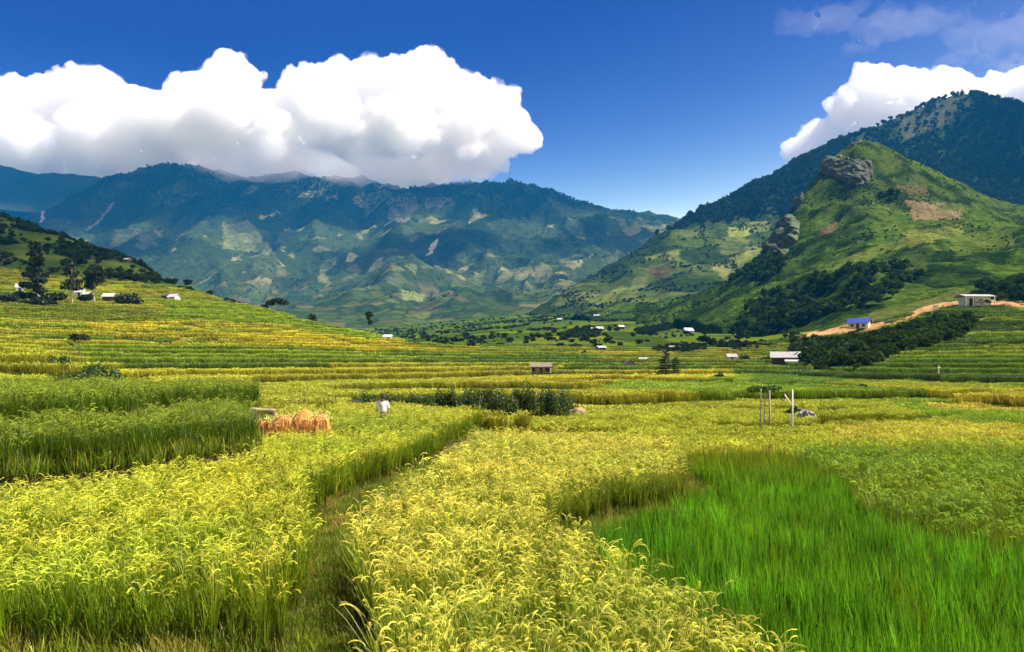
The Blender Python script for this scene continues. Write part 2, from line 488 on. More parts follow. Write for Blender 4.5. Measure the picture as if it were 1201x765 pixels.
# ------------------------------------------------------------------ hills and mountains
def tps(ctrl, smooth=1e-3, sx=1.0):
    P = np.array([[c[0] * sx, c[1]] for c in ctrl], float); z = np.array([c[2] for c in ctrl], float)
    sc_ = 1000.0
    P = P / sc_
    n = len(P)

    def phi(r2):
        return 0.5 * r2 * np.log(np.maximum(r2, 1e-12))
    K = phi(((P[:, None] - P[None]) ** 2).sum(-1)) + np.eye(n) * smooth
    Q = np.c_[np.ones(n), P]
    A = np.block([[K, Q], [Q.T, np.zeros((3, 3))]])
    w = np.linalg.solve(A, np.r_[z, 0, 0, 0])

    def f(x, y):
        xs = np.asarray(x, float).ravel() * sx / sc_; ys = np.asarray(y, float).ravel() / sc_
        out = np.zeros(xs.shape)
        for a in range(0, len(xs), 60000):
            X_ = xs[a:a + 60000]; Y_ = ys[a:a + 60000]
            r2 = (X_[:, None] - P[None, :, 0]) ** 2 + (Y_[:, None] - P[None, :, 1]) ** 2
            out[a:a + 60000] = phi(r2) @ w[:n] + w[n] + w[n + 1] * X_ + w[n + 2] * Y_
        return out.reshape(np.shape(x))
    return f


def C_(lst):
    return [tuple(at(*c)) for c in lst]


def zone_mask(px, py, poly, soft=0):
    return inpoly(px, py, poly)


M_HILL = mat_ground('hill_grass', 0.35, 0.55, 0.7)
M_MTN = mat_ground('mountain_scrub', 0.06, 0.40, 0.5)

def skyline_fit(f, X, Y, ridge, drop):
    """stretch a mountain column by column so that its crest runs where the photograph has it"""
    px = X / Y * FPX + CXP; row = HOR - f(X, Y) / Y * FPX
    edges = np.arange(-500, 1700, 8.0); mid = (edges[:-1] + edges[1:]) / 2
    k = np.digitize(px.ravel(), edges) - 1; ok = (k >= 0) & (k < len(mid))
    best = np.full(len(mid), 1e9); np.minimum.at(best, k[ok], row.ravel()[ok])
    rp_ = np.array(sorted((c[0], c[1]) for c in ridge), float)
    want = np.interp(mid, rp_[:, 0], rp_[:, 1]) + drop
    good = (best < 1e8) & (mid > rp_[0, 0]) & (mid < rp_[-1, 0])
    sc_ = np.interp(mid, mid[good], ((HOR - want[good]) / np.maximum(HOR - best[good], 8)))
    w = np.exp(-.5 * (np.arange(-5, 6) / 1.0) ** 2); w /= w.sum()
    sc_ = np.convolve(np.pad(np.clip(sc_, .6, 1.4), 5, mode='edge'), w, 'valid')
    return lambda x, y: f(x, y) * np.interp(x / y * FPX + CXP, mid, sc_)


# ---- the green peak on the right
ridge_h = [(1010, 160, 860), (988, 172, 850), (964, 194, 830), (942, 222, 800), (918, 258, 765), (1038, 170, 868), (1080, 190, 880), (1130, 213, 890), (1168, 233, 905), (1230, 243, 950), (1350, 250, 1000), (1500, 255, 1000)]
hill_c = C_(ridge_h) + C_([
    (640, 376, 1000), (700, 372, 800), (760, 370, 680), (820, 377, 560), (880, 390, 450), (940, 396, 390), (1000, 386, 345), (1060, 364, 325), (1143, 350, 318), (1201, 352, 315), (1320, 345, 315), (1500, 340, 315),
    (870, 352, 560), (950, 345, 470), (1050, 318, 470), (1150, 305, 440), (1201, 303, 430), (1320, 300, 430), (1500, 295, 430),
    (890, 312, 680), (960, 292, 640), (1050, 270, 640), (1130, 262, 620), (1210, 262, 600), (1320, 262, 600), (1500, 262, 600),
    (985, 234, 760), (1040, 224, 750), (1100, 222, 760), (1180, 242, 760), (1300, 252, 780),
    (880, 320, 800), (840, 335, 860), (800, 345, 900), (740, 358, 980)])
for (px, py, Y) in ridge_h:
    p = at(px, py, Y); hill_c += [(p.x * 1.1, Y + 150, p.z * .72), (p.x * 1.15, Y + 420, p.z * .35)]
f_hill = tps(hill_c, 2e-4)
_t2 = np.linspace(0.02, 0.85, 520); _y2 = np.exp(np.linspace(math.log(300), math.log(1400), 460))
HT, HY = np.meshgrid(_t2, _y2); HX = HT * HY


def hill_z(x, y):
    z = f_hill(x, y)
    n = ridged(x / 130 + .2 * gnoise(x / 80, y / 80, 2), y / 190, 211, 4) - .55
    fade = sstep(320, 480, y)
    z = z + fade * (13 * n + 5 * fbm(x / 35, y / 35, 215, 4))
    # the foot dives under the terraces
    foot = np.interp(x / y * FPX + CXP, [600, 640, 700, 760, 820, 880, 940, 1000, 1060, 1143, 1201, 1320, 1600], [1050, 990, 790, 670, 550, 442, 384, 342, 322, 316, 313, 313, 313])
    return z - 16 * (1 - sstep(-14, 12, y - foot))


hill_z = skyline_fit(hill_z, HX[HY[:, 0] > 600], HY[HY[:, 0] > 600], [c for c in ridge_h if c[0] > 905], 1)
HZ = hill_z(HX, HY)
hpx = HX / HY * FPX + CXP; hpy = HOR - HZ / HY * FPX
a1 = fbm(HX / 60, HY / 90, 221, 5); a2 = fbm(HX / 16, HY / 16, 225, 4)
hc = mix3(np.tile(np.array([0.016, 0.036, 0.006]), HX.shape + (1,)).astype(float), [0.088, 0.155, 0.014], sstep(-.16, .22, .6 * a1 + .7 * a2))
hc = mix3(hc, [0.095, 0.140, 0.018], sstep(.25, .5, a1) * .8)
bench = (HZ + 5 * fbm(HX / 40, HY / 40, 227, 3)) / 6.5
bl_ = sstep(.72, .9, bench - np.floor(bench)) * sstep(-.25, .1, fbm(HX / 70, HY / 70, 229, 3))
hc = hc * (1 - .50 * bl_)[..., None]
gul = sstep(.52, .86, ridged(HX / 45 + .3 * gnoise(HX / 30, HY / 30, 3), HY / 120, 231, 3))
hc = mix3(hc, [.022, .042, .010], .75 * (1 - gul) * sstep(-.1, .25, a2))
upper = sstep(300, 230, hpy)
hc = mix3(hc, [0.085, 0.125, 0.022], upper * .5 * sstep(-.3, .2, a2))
def hz(poly, col, f=1.0):
    global hc
    m = inpoly(hpx + 8 * fbm(HX / 9, HY / 9, 5, 2), hpy + 4 * fbm(HX / 9, HY / 9, 6, 2), poly).astype(float) * f
    hc = mix3(hc, col, m)
hz([(1063, 236), (1105, 238), (1128, 245), (1128, 256), (1072, 258)], [0.20, 0.155, 0.075])
hz([(1100, 240), (1125, 240), (1128, 249), (1102, 247)], [0.085, 0.11, 0.03])
hz([(1050, 217), (1085, 218), (1090, 232), (1055, 230)], [0.10, 0.09, 0.035], .8)
hz([(960, 268), (982, 261), (984, 270), (962, 277)], [0.15, 0.11, 0.06])
hz([(1060, 272), (1128, 264), (1130, 276), (1080, 285), (1050, 296)], [0.15, 0.18, 0.035])
hz([(955, 320), (1040, 283), (1050, 290), (985, 322)], [0.125, 0.16, 0.03], .8)
hz([(1110, 275), (1185, 268), (1190, 290), (1120, 300)], [0.10, 0.15, 0.025], .7)
hz([(1000, 312), (1080, 296), (1090, 318), (1020, 335)], [0.055, 0.09, 0.018], .8)
hz([(940, 398), (1010, 372), (1060, 358), (1130, 338), (1140, 345), (1070, 368), (1000, 392)], [0.11, 0.135, 0.03], .9)
hz([(1030, 228), (1062, 222), (1066, 236), (1035, 240)], [0.02, 0.035, 0.010])
hc = hc * .66
for poly in SANDY: hz(poly, SAND)
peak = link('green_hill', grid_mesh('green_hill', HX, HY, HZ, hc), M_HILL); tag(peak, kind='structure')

# ---- the forested mountain behind it
ridge_b = [(560, 392, 1250), (600, 376, 1300), (640, 350, 1350), (680, 326, 1450), (720, 304, 1560), (760, 279, 1700), (800, 255, 1850), (850, 231, 1950), (900, 205, 2050), (960, 172, 2150), (1010, 152, 2250), (1060, 130, 2350), (1100, 113, 2400), (1130, 106, 2400), (1160, 110, 2400), (1201, 122, 2400), (1280, 150, 2400), (1420, 165, 2400), (1600, 180, 2400)]
mb_c = C_(ridge_b) + C_([(600, 390, 1150), (660, 375, 1060), (730, 366, 1020), (800, 352, 1050), (780, 315, 1350), (840, 318, 1250), (880, 290, 1380), (830, 285, 1500), (870, 268, 1600), (820, 262, 1720), (900, 240, 1750), (960, 215, 1800), (1010, 200, 1800), (1060, 175, 1950), (1130, 165, 2000), (1200, 190, 1850), (1130, 215, 1650), (1201, 240, 1500), (1400, 240, 1600), (1000, 260, 1450), (1100, 290, 1200), (1300, 290, 1200), (1500, 290, 1200), (950, 320, 1150)])
for (px, py, Y) in ridge_b:
    p = at(px, py, Y); mb_c += [(p.x * 1.05, Y + 300, p.z * .6 - 20), (p.x * 1.1, Y + 800, p.z * .15 - 60)]
f_mb = tps(mb_c, 1e-3)
_x3 = np.linspace(-150, 2300, 520); _y3 = np.linspace(980, 2850, 400)
BX, BY = np.meshgrid(_x3, _y3)


def mb_z(x, y):
    z = f_mb(x, y)
    return z + sstep(1000, 1400, y) * (26 * (ridged(x / 260, y / 420, 311, 4) - .6) + 10 * fbm(x / 70, y / 70, 315, 4))


mb_z = skyline_fit(mb_z, BX, BY, ridge_b, 3)
BZ = mb_z(BX, BY)
bpx = BX / BY * FPX + CXP; bpy_ = HOR - BZ / BY * FPX
a1 = fbm(BX / 130, BY / 180, 321, 5)
low = sstep(-10, 14, bpy_ - np.interp(bpx, [600, 700, 760, 800, 860, 900, 960], [330, 330, 285, 268, 262, 250, 255]))
bc = mix3(np.tile(np.array([0.020, 0.036, 0.012]), BX.shape + (1,)).astype(float), [0.034, 0.052, 0.016], sstep(-.2, .3, a1))
grass = mix3(np.tile(np.array([0.024, 0.044, 0.010]), BX.shape + (1,)).astype(float), [0.060, 0.092, 0.015], sstep(-.15, .3, a1))
bc = bc * (1 - low[..., None]) + grass * low[..., None]
va, vb, ve = voronoi(BX / 42 + .6 * gnoise(BX / 90, BY / 90, 7), BY / 62, 331)
bc = np.where(((va < .42) & (ve > .06) & (low > .5))[..., None], np.stack([.05 + .08 * vb, .075 + .08 * vb, .018 + .02 * vb], -1), bc)
def bz(poly, col, f=1.0):
    global bc
    m = inpoly(bpx + 5 * fbm(BX / 18, BY / 18, 5, 2), bpy_ + 3 * fbm(BX / 18, BY / 18, 6, 2), poly).astype(float) * f
    bc = mix3(bc, col, m)
bz([(853, 267), (880, 266), (881, 277), (855, 278)], [0.22, 0.26, 0.05])
bz([(856, 302), (890, 290), (892, 298), (860, 311)], [0.17, 0.20, 0.045])
bz([(832, 312), (862, 308), (850, 328)], [0.16, 0.17, 0.05])
bz([(760, 313), (790, 314), (785, 323), (762, 325)], [0.085, 0.055, 0.028], .8)
bz([(690, 362), (728, 335), (735, 338), (705, 366)], [0.12, 0.15, 0.03])
bz([(1050, 130), (1130, 108), (1140, 125), (1100, 150), (1060, 165)], [0.075, 0.075, 0.040], .8)
bc = bc * .75
bare_b = inpoly(bpx, bpy_, [(1040, 135), (1130, 104), (1145, 130), (1100, 150), (1060, 165), (1040, 160)])
mtn_b = link('forested_mountain', grid_mesh('forested_mountain', BX, BY, BZ, bc), M_MTN); tag(mtn_b, kind='structure')

# ---- the long mountain wall at the end of the valley
ridge_a = [(-350, 262, 3600), (-150, 262, 3600), (0, 262, 3600), (50, 244, 3800), (85, 228, 3950), (120, 208, 4050), (160, 196, 4150), (190, 190, 4200), (230, 192, 4200), (262, 198, 4200), (290, 208, 4150), (315, 203, 4200), (345, 201, 4250), (380, 206, 4250), (420, 206, 4250), (450, 211, 4250), (480, 218, 4200), (530, 213, 4200), (570, 211, 4150), (610, 211, 4150), (645, 220, 4150), (680, 232, 4100), (720, 243, 4050), (760, 246, 4000), (785, 250, 4000), (830, 262, 4000), (920, 280, 4000), (1050, 300, 4000)]
ma_c = C_(ridge_a) + C_([
    (150, 245, 3750), (105, 275, 3500), (60, 300, 3200), (215, 225, 3850), (235, 262, 3500),        # left spur
    (285, 258, 3350), (290, 290, 3000), (285, 320, 2750), (250, 330, 2700), (325, 325, 2700), (265, 232, 3750),
    (345, 262, 3500), (360, 300, 3100), (375, 235, 3850),
    (470, 240, 3800), (440, 268, 3450), (415, 300, 3050), (395, 330, 2600), (430, 320, 2600),
    (510, 275, 3250), (500, 310, 2800), (540, 255, 3650), (560, 300, 3000),
    (600, 240, 3700), (590, 280, 3150), (570, 315, 2650), (550, 345, 2150),
    (640, 262, 3500), (650, 300, 2900), (690, 265, 3400), (680, 295, 2900), (640, 325, 2450), (740, 280, 3200), (760, 300, 2900), (860, 310, 2900),
    (-100, 330, 2600), (60, 335, 2600), (150, 335, 2500), (230, 345, 2300), (300, 350, 2200), (370, 358, 2000), (430, 368, 1800), (490, 382, 1550), (540, 386, 1400), (600, 374, 1550), (660, 352, 1800), (740, 350, 1900), (900, 350, 1900),
    (-100, 345, 1800), (100, 350, 1800), (300, 365, 1600), (420, 385, 1450)])
for (px, py, Y) in ridge_a[::2]:
    p = at(px, py, Y); ma_c += [(p.x * 1.05, Y + 450, p.z * .7), (p.x * 1.1, Y + 1100, p.z * .3)]
f_ma = tps(ma_c, 1e-3)
_x4 = np.linspace(-3300, 1700, 860); _y4 = np.linspace(1380, 4900, 560)
AX, AY = np.meshgrid(_x4, _y4)


def ma_z(x, y):
    z = f_ma(x, y)
    am = sstep(1450, 2400, y)
    wx = x + 120 * gnoise(x / 500, y / 500, 401)
    return z + am * (82 * (ridged(wx / 400, y / 700, 411, 5) - .6) + 16 * fbm(x / 110, y / 110, 415, 4)) + (1 - am) * 6 * fbm(x / 90, y / 90, 417, 3)


ma_z = skyline_fit(ma_z, AX, AY, ridge_a, 2)
AZ = ma_z(AX, AY)
apx = AX / AY * FPX + CXP; apy = HOR - AZ / AY * FPX
a1 = fbm(AX / 260, AY / 330, 421, 5); a2 = fbm(AX / 70, AY / 70, 425, 4)
ac = mix3(np.tile(np.array([0.016, 0.028, 0.010]), AX.shape + (1,)).astype(float), [0.040, 0.058, 0.017], sstep(-.1, .3, a1 + .35 * a2))
lowA = sstep(255, 320, apy + 40 * a1)
ac = mix3(ac, [0.040, 0.062, 0.017], lowA * .55)
va, vb, ve = voronoi(AX / 46 + .9 * gnoise(AX / 160, AY / 160, 9), AY / 70 + .5 * gnoise(AX / 120, AY / 120, 10), 431)
pat = np.stack([.05 + .15 * vb ** 2, .07 + .12 * vb ** 2, .025 + .05 * vb ** 2], -1)
clear = sstep(.02, .22, fbm(AX / 420, AY / 420, 441, 3) + .35 * lowA - .22)
for cxp, cyp, rx, ry, k in [(285, 290, 45, 38, .9), (470, 262, 55, 30, .5), (690, 300, 60, 35, .55), (520, 345, 130, 30, .5), (300, 345, 60, 20, .4), (380, 300, 40, 30, .35), (620, 330, 60, 22, .5)]:
    clear = np.maximum(clear * .9, k * np.exp(-((apx - cxp) / rx) ** 2 - ((apy - cyp) / ry) ** 2))
mpat = (va < clear * .95) & (ve > .05)
ac = np.where(mpat[..., None], pat, ac)
def az(poly, col, f=1.0):
    global ac
    m = inpoly(apx + 3 * fbm(AX / 40, AY / 40, 5, 2), apy + 2 * fbm(AX / 40, AY / 40, 6, 2), poly).astype(float) * f
    ac = mix3(ac, col, m)
az([(508, 283), (513, 280), (511, 290), (504, 301), (501, 300)], [0.50, 0.44, 0.34])
az([(133, 236), (135, 236), (121, 256), (102, 272), (100, 271), (118, 255)], [0.26, 0.25, 0.22], .7)
az([(49, 246), (52, 246), (51, 258), (47, 262)], [0.45, 0.45, 0.42], .8)
az([(470, 340), (498, 345), (496, 354), (472, 352)], [0.14, 0.16, 0.05])
az([(455, 232), (487, 230), (490, 245), (475, 262), (455, 258)], [0.17, 0.16, 0.12], .55)
az([(495, 232), (532, 230), (535, 240), (500, 245)], [0.16, 0.145, 0.10], .6)
az([(262, 265), (292, 258), (312, 285), (322, 298), (262, 292)], [0.17, 0.19, 0.06], .5)
# field mosaic with hedge lines on the foot of the wall
va, vb, ve = voronoi(AX / 42 + .6 * gnoise(AX / 120, AY / 120, 19), AY / 60, 451)
ft = sstep(326, 342, apy + 6 * a1) * .85
fcol = np.array([[.060, .085, .018], [.040, .075, .015], [.085, .105, .022], [.030, .055, .013], [.11, .105, .04], [.048, .08, .016]])[np.clip((va * 6).astype(int), 0, 5)] * (.6 + .5 * vb)[..., None]
fcol = np.where((ve < .10)[..., None], np.array([.016, .030, .009]), fcol)
ac = ac * (1 - ft[..., None]) + fcol * ft[..., None]
az([(470, 340), (498, 345), (496, 354), (472, 352)], [0.14, 0.165, 0.05])
ac = ac * .80
mtn_a = link('far_mountain_wall', grid_mesh('far_mountain_wall', AX, AY, AZ, ac), M_MTN); tag(mtn_a, kind='structure')

# ---- a last ridge behind, on the left, half lost in cloud
fx = np.linspace(-4600, 600, 260); fy = np.linspace(4300, 6000, 110)
FX, FY = np.meshgrid(fx, fy)
rz_ = np.interp(FX / 4750 * FPX + CXP, [-300, -100, 0, 60, 150, 300, 500], [196, 192, 193, 200, 214, 230, 262])
rzm = (HOR - rz_) / FPX * 4720
FZ = rzm * np.clip(1 - np.abs(FY - 4750) / 1500, 0, 1) ** .9 + 50 * (ridged(FX / 500, FY / 700, 511, 4) - .6) * np.clip((FY - 4300) / 300, 0, 1)
fc = mix3(np.tile(np.array([0.012, 0.020, 0.010]), FX.shape + (1,)).astype(float), [0.022, 0.032, 0.014], sstep(-.1, .3, fbm(FX / 300, FY / 300, 521, 4)))
mtn_f = link('blue_ridge', grid_mesh('blue_ridge', FX, FY, FZ, fc), M_MTN); tag(mtn_f, kind='structure')

# ------------------------------------------------------------------ scattering: many small copies on points (grass, rice, far woods)
PROTO = {}


def proto_set(key, meshes, mat):
    """a library of plant shapes that the scattered fields repeat; never linked to the scene itself"""
    c = bpy.data.collections.new(key)
    for i, me in enumerate(meshes):
        me.materials.append(mat)
        o = bpy.data.objects.new('%s_%02d' % (key, i), me)
        c.objects.link(o)
    PROTO[key] = (c, len(meshes))


def scatter(name, key, pts, scl, tint, tilt=0.06, sclz=None, rotz=None):
    n = len(pts)
    me = bpy.data.meshes.new(name)
    me.vertices.add(n); me.vertices.foreach_set('co', np.ascontiguousarray(pts, np.float32).ravel())
    c, k = PROTO[key]

    def attr(nm, typ, arr, fld):
        a = me.attributes.new(nm, typ, 'POINT'); a.data.foreach_set(fld, np.ascontiguousarray(arr).ravel())
    rot = np.zeros((n, 3), np.float32); rot[:, 2] = rng.uniform(0, 6.283, n) if rotz is None else rotz
    rot[:, 0] = np.clip(rng.normal(0, tilt, n), -.2, .2); rot[:, 1] = np.clip(rng.normal(0, tilt, n), -.2, .2)
    s3 = np.repeat(np.asarray(scl, np.float32).reshape(-1, 1) * np.ones((n, 1), np.float32), 3, 1)
    if sclz is not None: s3[:, 2] = sclz
    attr('rot', 'FLOAT_VECTOR', rot, 'vector'); attr('scl', 'FLOAT_VECTOR', s3.astype(np.float32), 'vector')
    attr('tint', 'FLOAT_VECTOR', np.asarray(tint, np.float32), 'vector')
    attr('pick', 'INT', rng.integers(0, k, n).astype(np.int32), 'value')
    o = bpy.data.objects.new(name, me); COL.objects.link(o)
    g = bpy.data.node_groups.new(name + '_scatter', 'GeometryNodeTree')
    g.interface.new_socket('Geometry', in_out='INPUT', socket_type='NodeSocketGeometry')
    g.interface.new_socket('Geometry', in_out='OUTPUT', socket_type='NodeSocketGeometry')
    a = g.nodes.new('NodeGroupInput'); z = g.nodes.new('NodeGroupOutput')
    ip = g.nodes.new('GeometryNodeInstanceOnPoints'); ci = g.nodes.new('GeometryNodeCollectionInfo')
    ci.inputs['Collection'].default_value = c; ci.inputs['Separate Children'].default_value = True; ci.inputs['Reset Children'].default_value = True
    ip.inputs['Pick Instance'].default_value = True

    def na(nm, typ):
        q = g.nodes.new('GeometryNodeInputNamedAttribute'); q.data_type = typ; q.inputs['Name'].default_value = nm
        return q.outputs['Attribute']
    g.links.new(a.outputs[0], ip.inputs['Points']); g.links.new(ci.outputs[0], ip.inputs['Instance'])
    g.links.new(na('pick', 'INT'), ip.inputs['Instance Index'])
    e2r = g.nodes.new('FunctionNodeEulerToRotation')
    g.links.new(na('rot', 'FLOAT_VECTOR'), e2r.inputs[0]); g.links.new(e2r.outputs[0], ip.inputs['Rotation'])
    g.links.new(na('scl', 'FLOAT_VECTOR'), ip.inputs['Scale'])
    g.links.new(ip.outputs[0], z.inputs[0])
    md = o.modifiers.new('scatter', 'NODES'); md.node_group = g
    return o


# ------------------------------------------------------------------ rice plants
class Strips:
    """collects ribbon leaves and grain clusters"""
    def __init__(s):
        s.V = []; s.F = []; s.C = []; s.n = 0

    def ribbon(s, P, w, side, col):
        k = len(P)
        L = P - side * (w * .5)[:, None]; Rr = P + side * (w * .5)[:, None]
        s.V.append(np.stack([L, Rr], 1).reshape(-1, 3))
        i = s.n + np.arange(k - 1) * 2
        s.F.append(np.stack([i, i + 1, i + 3, i + 2], -1))
        s.C.append(np.repeat(col, 2, 0)); s.n += 2 * k

    def mesh(s, name):
        return raw_mesh(name, np.concatenate(s.V), np.concatenate(s.F), np.concatenate(s.C))


def rice_clump(r, tillers, rad, H, leaves, panicle, lw, seg=5, young=False, square=False, green=1.0, gold_t=(2.1, 2.1, 4.0), pw=1.0):
    s = Strips()
    for _ in range(tillers):
        if square: bx, by = r.uniform(-rad, rad, 2)
        else:
            a = r.uniform(0, 6.283); q = rad * math.sqrt(r.uniform()); bx, by = q * math.cos(a), q * math.sin(a)
        base = np.array([bx, by, 0.0])
        for l in range(leaves):
            az_ = r.uniform(0, 6.283); d = np.array([math.cos(az_), math.sin(az_), 0]); sd_ = np.array([-d[1], d[0], 0])
            Lh = H * r.uniform(.74, 1.16) * (1.0 if l else 1.05)
            lean = r.uniform(.04, .16) * H if young else r.uniform(.08, .42) * H
            droop = r.uniform(0, .07) if young else (r.uniform(.02, .36) if r.uniform() < .42 else r.uniform(0, .1))
            t = np.linspace(0, 1, seg + 1)
            z = Lh * (t - droop * t ** 4)
            P = base + d * (lean * t ** 2.2)[:, None] + np.array([0, 0, 1.0]) * z[:, None]
            w = lw * r.uniform(.7, 1.2) * np.clip(np.minimum(.45 + t * 2, (1.02 - t) * 2.2), .06, 1)
            # dry straw low down, fresh blade above, paler tip
            k = r.uniform(.7, 1.25)
            dead = r.uniform() < .10 and not young
            c0 = np.array([.85, .80, .8]) * .75; c1 = np.array([.92, 1.0, .9]); c2 = np.array([1.6, 1.28, 1.2])
            c = np.where((t < .3)[:, None], c0, np.where((t > .8)[:, None], c2, c1)) * k
            if dead: c = np.tile(np.array([2.1, 1.45, 2.4]), (seg + 1, 1)) * k
            c = c * np.array([1, green, 1])
            tw = r.uniform(-.5, .5)
            s.ribbon(P, w, sd_ * math.cos(tw) + np.array([0, 0, 1]) * math.sin(tw) * .6 + d * .2 * math.sin(tw), c)
        if r.uniform() < panicle:
            az_ = r.uniform(0, 6.283); d = np.array([math.cos(az_), math.sin(az_), 0]); sd_ = np.array([-d[1], d[0], 0])
            h0 = H * r.uniform(.86, 1.04); ln = H * r.uniform(.15, .25); out = r.uniform(.10, .2) * H
            t = np.linspace(0, 1, 10)
            ang = 1.42 - t ** 1.3 * r.uniform(.9, 2.2)
            dx = np.cumsum(np.cos(ang)) / 10 * ln; dz = np.cumsum(np.sin(ang)) / 10 * ln
            P = base + d * (out * .4 + dx)[:, None] + np.array([0, 0, 1.0]) * (h0 - ln * .25 + dz)[:, None]
            k = r.uniform(.8, 1.2)
            gold = np.array(gold_t) * k
            # grain clusters hang to both sides of the stalk
            for j in range(1, 10):
                for sgn in (-1, 1):
                    c_ = P[j] + sd_ * sgn * lw * .35 * pw
                    tg = P[j] - P[j - 1]; tg = tg / max(np.linalg.norm(tg), 1e-6)
                    e = (sd_ * sgn * r.uniform(.3, .8) + d * .3 * r.uniform(-1, 1)) * lw * pw + tg * ln * .16 + np.array([0, 0, -1]) * ln * .05
                    s.ribbon(np.stack([c_, c_ + e * .5, c_ + e]), np.array([.4, 1.0, .2]) * lw * pw * 1.1, np.array([d[0] * .6, d[1] * .6, .8]), np.tile(gold * r.uniform(.8, 1.2), (3, 1)))
            s.ribbon(np.stack([base + np.array([0, 0, H * .4]), P[0], P[4], P[9]]), np.array([.25, .3, .3, .2]) * lw, sd_, np.tile(np.array([1.2, 1.1, 1.]), (4, 1)))
    return s


M_RICE = mat_leaf('rice_leaf', 0.34, gloss=.015)
r_ = np.random.default_rng(11)
proto_set('rice_near', [rice_clump(r_, 9, .085, .92, 3, .85, .0140, 5, pw=.74, gold_t=(4.15, 3.0, 7.0)).mesh('rice_near') for _ in range(9)], M_RICE)
proto_set('rice_green', [rice_clump(r_, 10, .12, .92, 3, .25, .015, 5, pw=1.3).mesh('rice_green') for _ in range(7)], M_RICE)
proto_set('rice_young', [rice_clump(r_, 8, .09, .80, 3, 0, .0185, 4, young=True).mesh('rice_young') for _ in range(7)], M_RICE)
proto_set('rice_patch', [rice_clump(r_, 46, .34, .92, 2, .7, .024, 3, square=True, pw=1.4).mesh('rice_patch') for _ in range(7)], M_RICE)
proto_set('rice_tile', [rice_clump(r_, 70, .72, .92, 2, .55, .05, 3, square=True).mesh('rice_tile') for _ in range(7)], M_RICE)
proto_set('rice_far', [rice_clump(r_, 70, 1.35, .95, 2, .45, .11, 2, square=True).mesh('rice_far') for _ in range(6)], M_RICE)


def jgrid(x0, x1, y0, y1, d, jit=.42, dy=None):
    dy = dy or d
    gx, gy = np.meshgrid(np.arange(x0, x1, d), np.arange(y0, y1, dy))
    gx = gx.ravel(); gy = gy.ravel()
    return gx + rng.uniform(-jit, jit, gx.shape) * d, gy + rng.uniform(-jit, jit, gx.shape) * dy


def inview(x, Y, m=.66):
    return np.abs(x) < m * Y + 4.0


NEAR_LOOK = {  # field: plant, spacing, tint, scale, label
    'L1': ('rice_near', .208, (.160, .232, .010), 1.0, 'ripening yellow green rice left of the foot path, nearest left paddy'),
    'L1b': ('rice_near', .26, (.145, .215, .010), .92, 'yellow green rice of the paddy round the person in white'),
    'L2': ('rice_near', .22, (.064, .118, .005), 1.0, 'tall rice on the raised left terrace with dark green bank'),
    'L3': ('rice_near', .25, (.066, .122, .005), 1.05, 'green rice on the third terrace at the left edge'),
    'C': ('rice_near', .208, (.182, .240, .017), .98, 'ripe golden rice between the foot path and the young green paddy'),
    'G': ('rice_young', .18, (.105, .28, .010), 1.0, 'vivid green young rice in the lower right paddy'),
    'R': ('rice_green', .21, (.118, .185, .009), .95, 'olive green rice along the right edge behind the young green paddy'),
}


def near_field(k):
    key, d, tint, sc_, label = NEAR_LOOK[k]
    lv, poly = FIELDS[k]
    xs = [p[0] for p in poly]; ys = [p[1] for p in poly]
    x, Y = jgrid(max(min(xs), -24), min(max(xs), 24), max(min(ys), 5.2), max(ys), d)
    m = inpoly(x, Y, poly) & inview(x, Y)
    x, Y = x[m], Y[m]
    # rice thins near the banks
    n = len(x)
    tt = np.tile(np.array(tint), (n, 1)) * (1 + .20 * fbm(x / 1.6, Y / 1.6, 601, 3) + rng.normal(0, .16, n))[:, None]
    warm = fbm(x / 3.5, Y / 3.5, 611, 3)
    tt = tt * (1 + warm[:, None] * np.array([.30, .10, .1]))
    s = sc_ * (1 + .12 * fbm(x / 2.2, Y / 2.2, 605, 2) + .16 * fbm(x / .7, Y / .7, 607, 2) + rng.normal(0, .11, n))
    if key == 'rice_young':      # paler, yellower plants here and there; the far edge turns lime
        tt = tt * np.clip(1 + .55 * fbm(x / 1.6, Y / 1.6, 609, 3) + .25 * fbm(x / .5, Y / .5, 610, 2), .4, 1.7)[:, None]
        yl = np.clip((rng.uniform(0, 1, n) < .08) * .6 + sstep(19, 28, Y) * .75, 0, 1)[:, None]
        tt = tt * (1 - yl) + np.array([.175, .235, .010]) * yl
    o = scatter('rice_field', key, np.stack([x, Y, np.full(n, lv - .02)], 1), s, np.clip(tt, .004, .8), .13)
    tag(o, label, 'rice field', 'rice paddies', 'stuff')
    return n


for k in NEAR_LOOK: near_field(k)


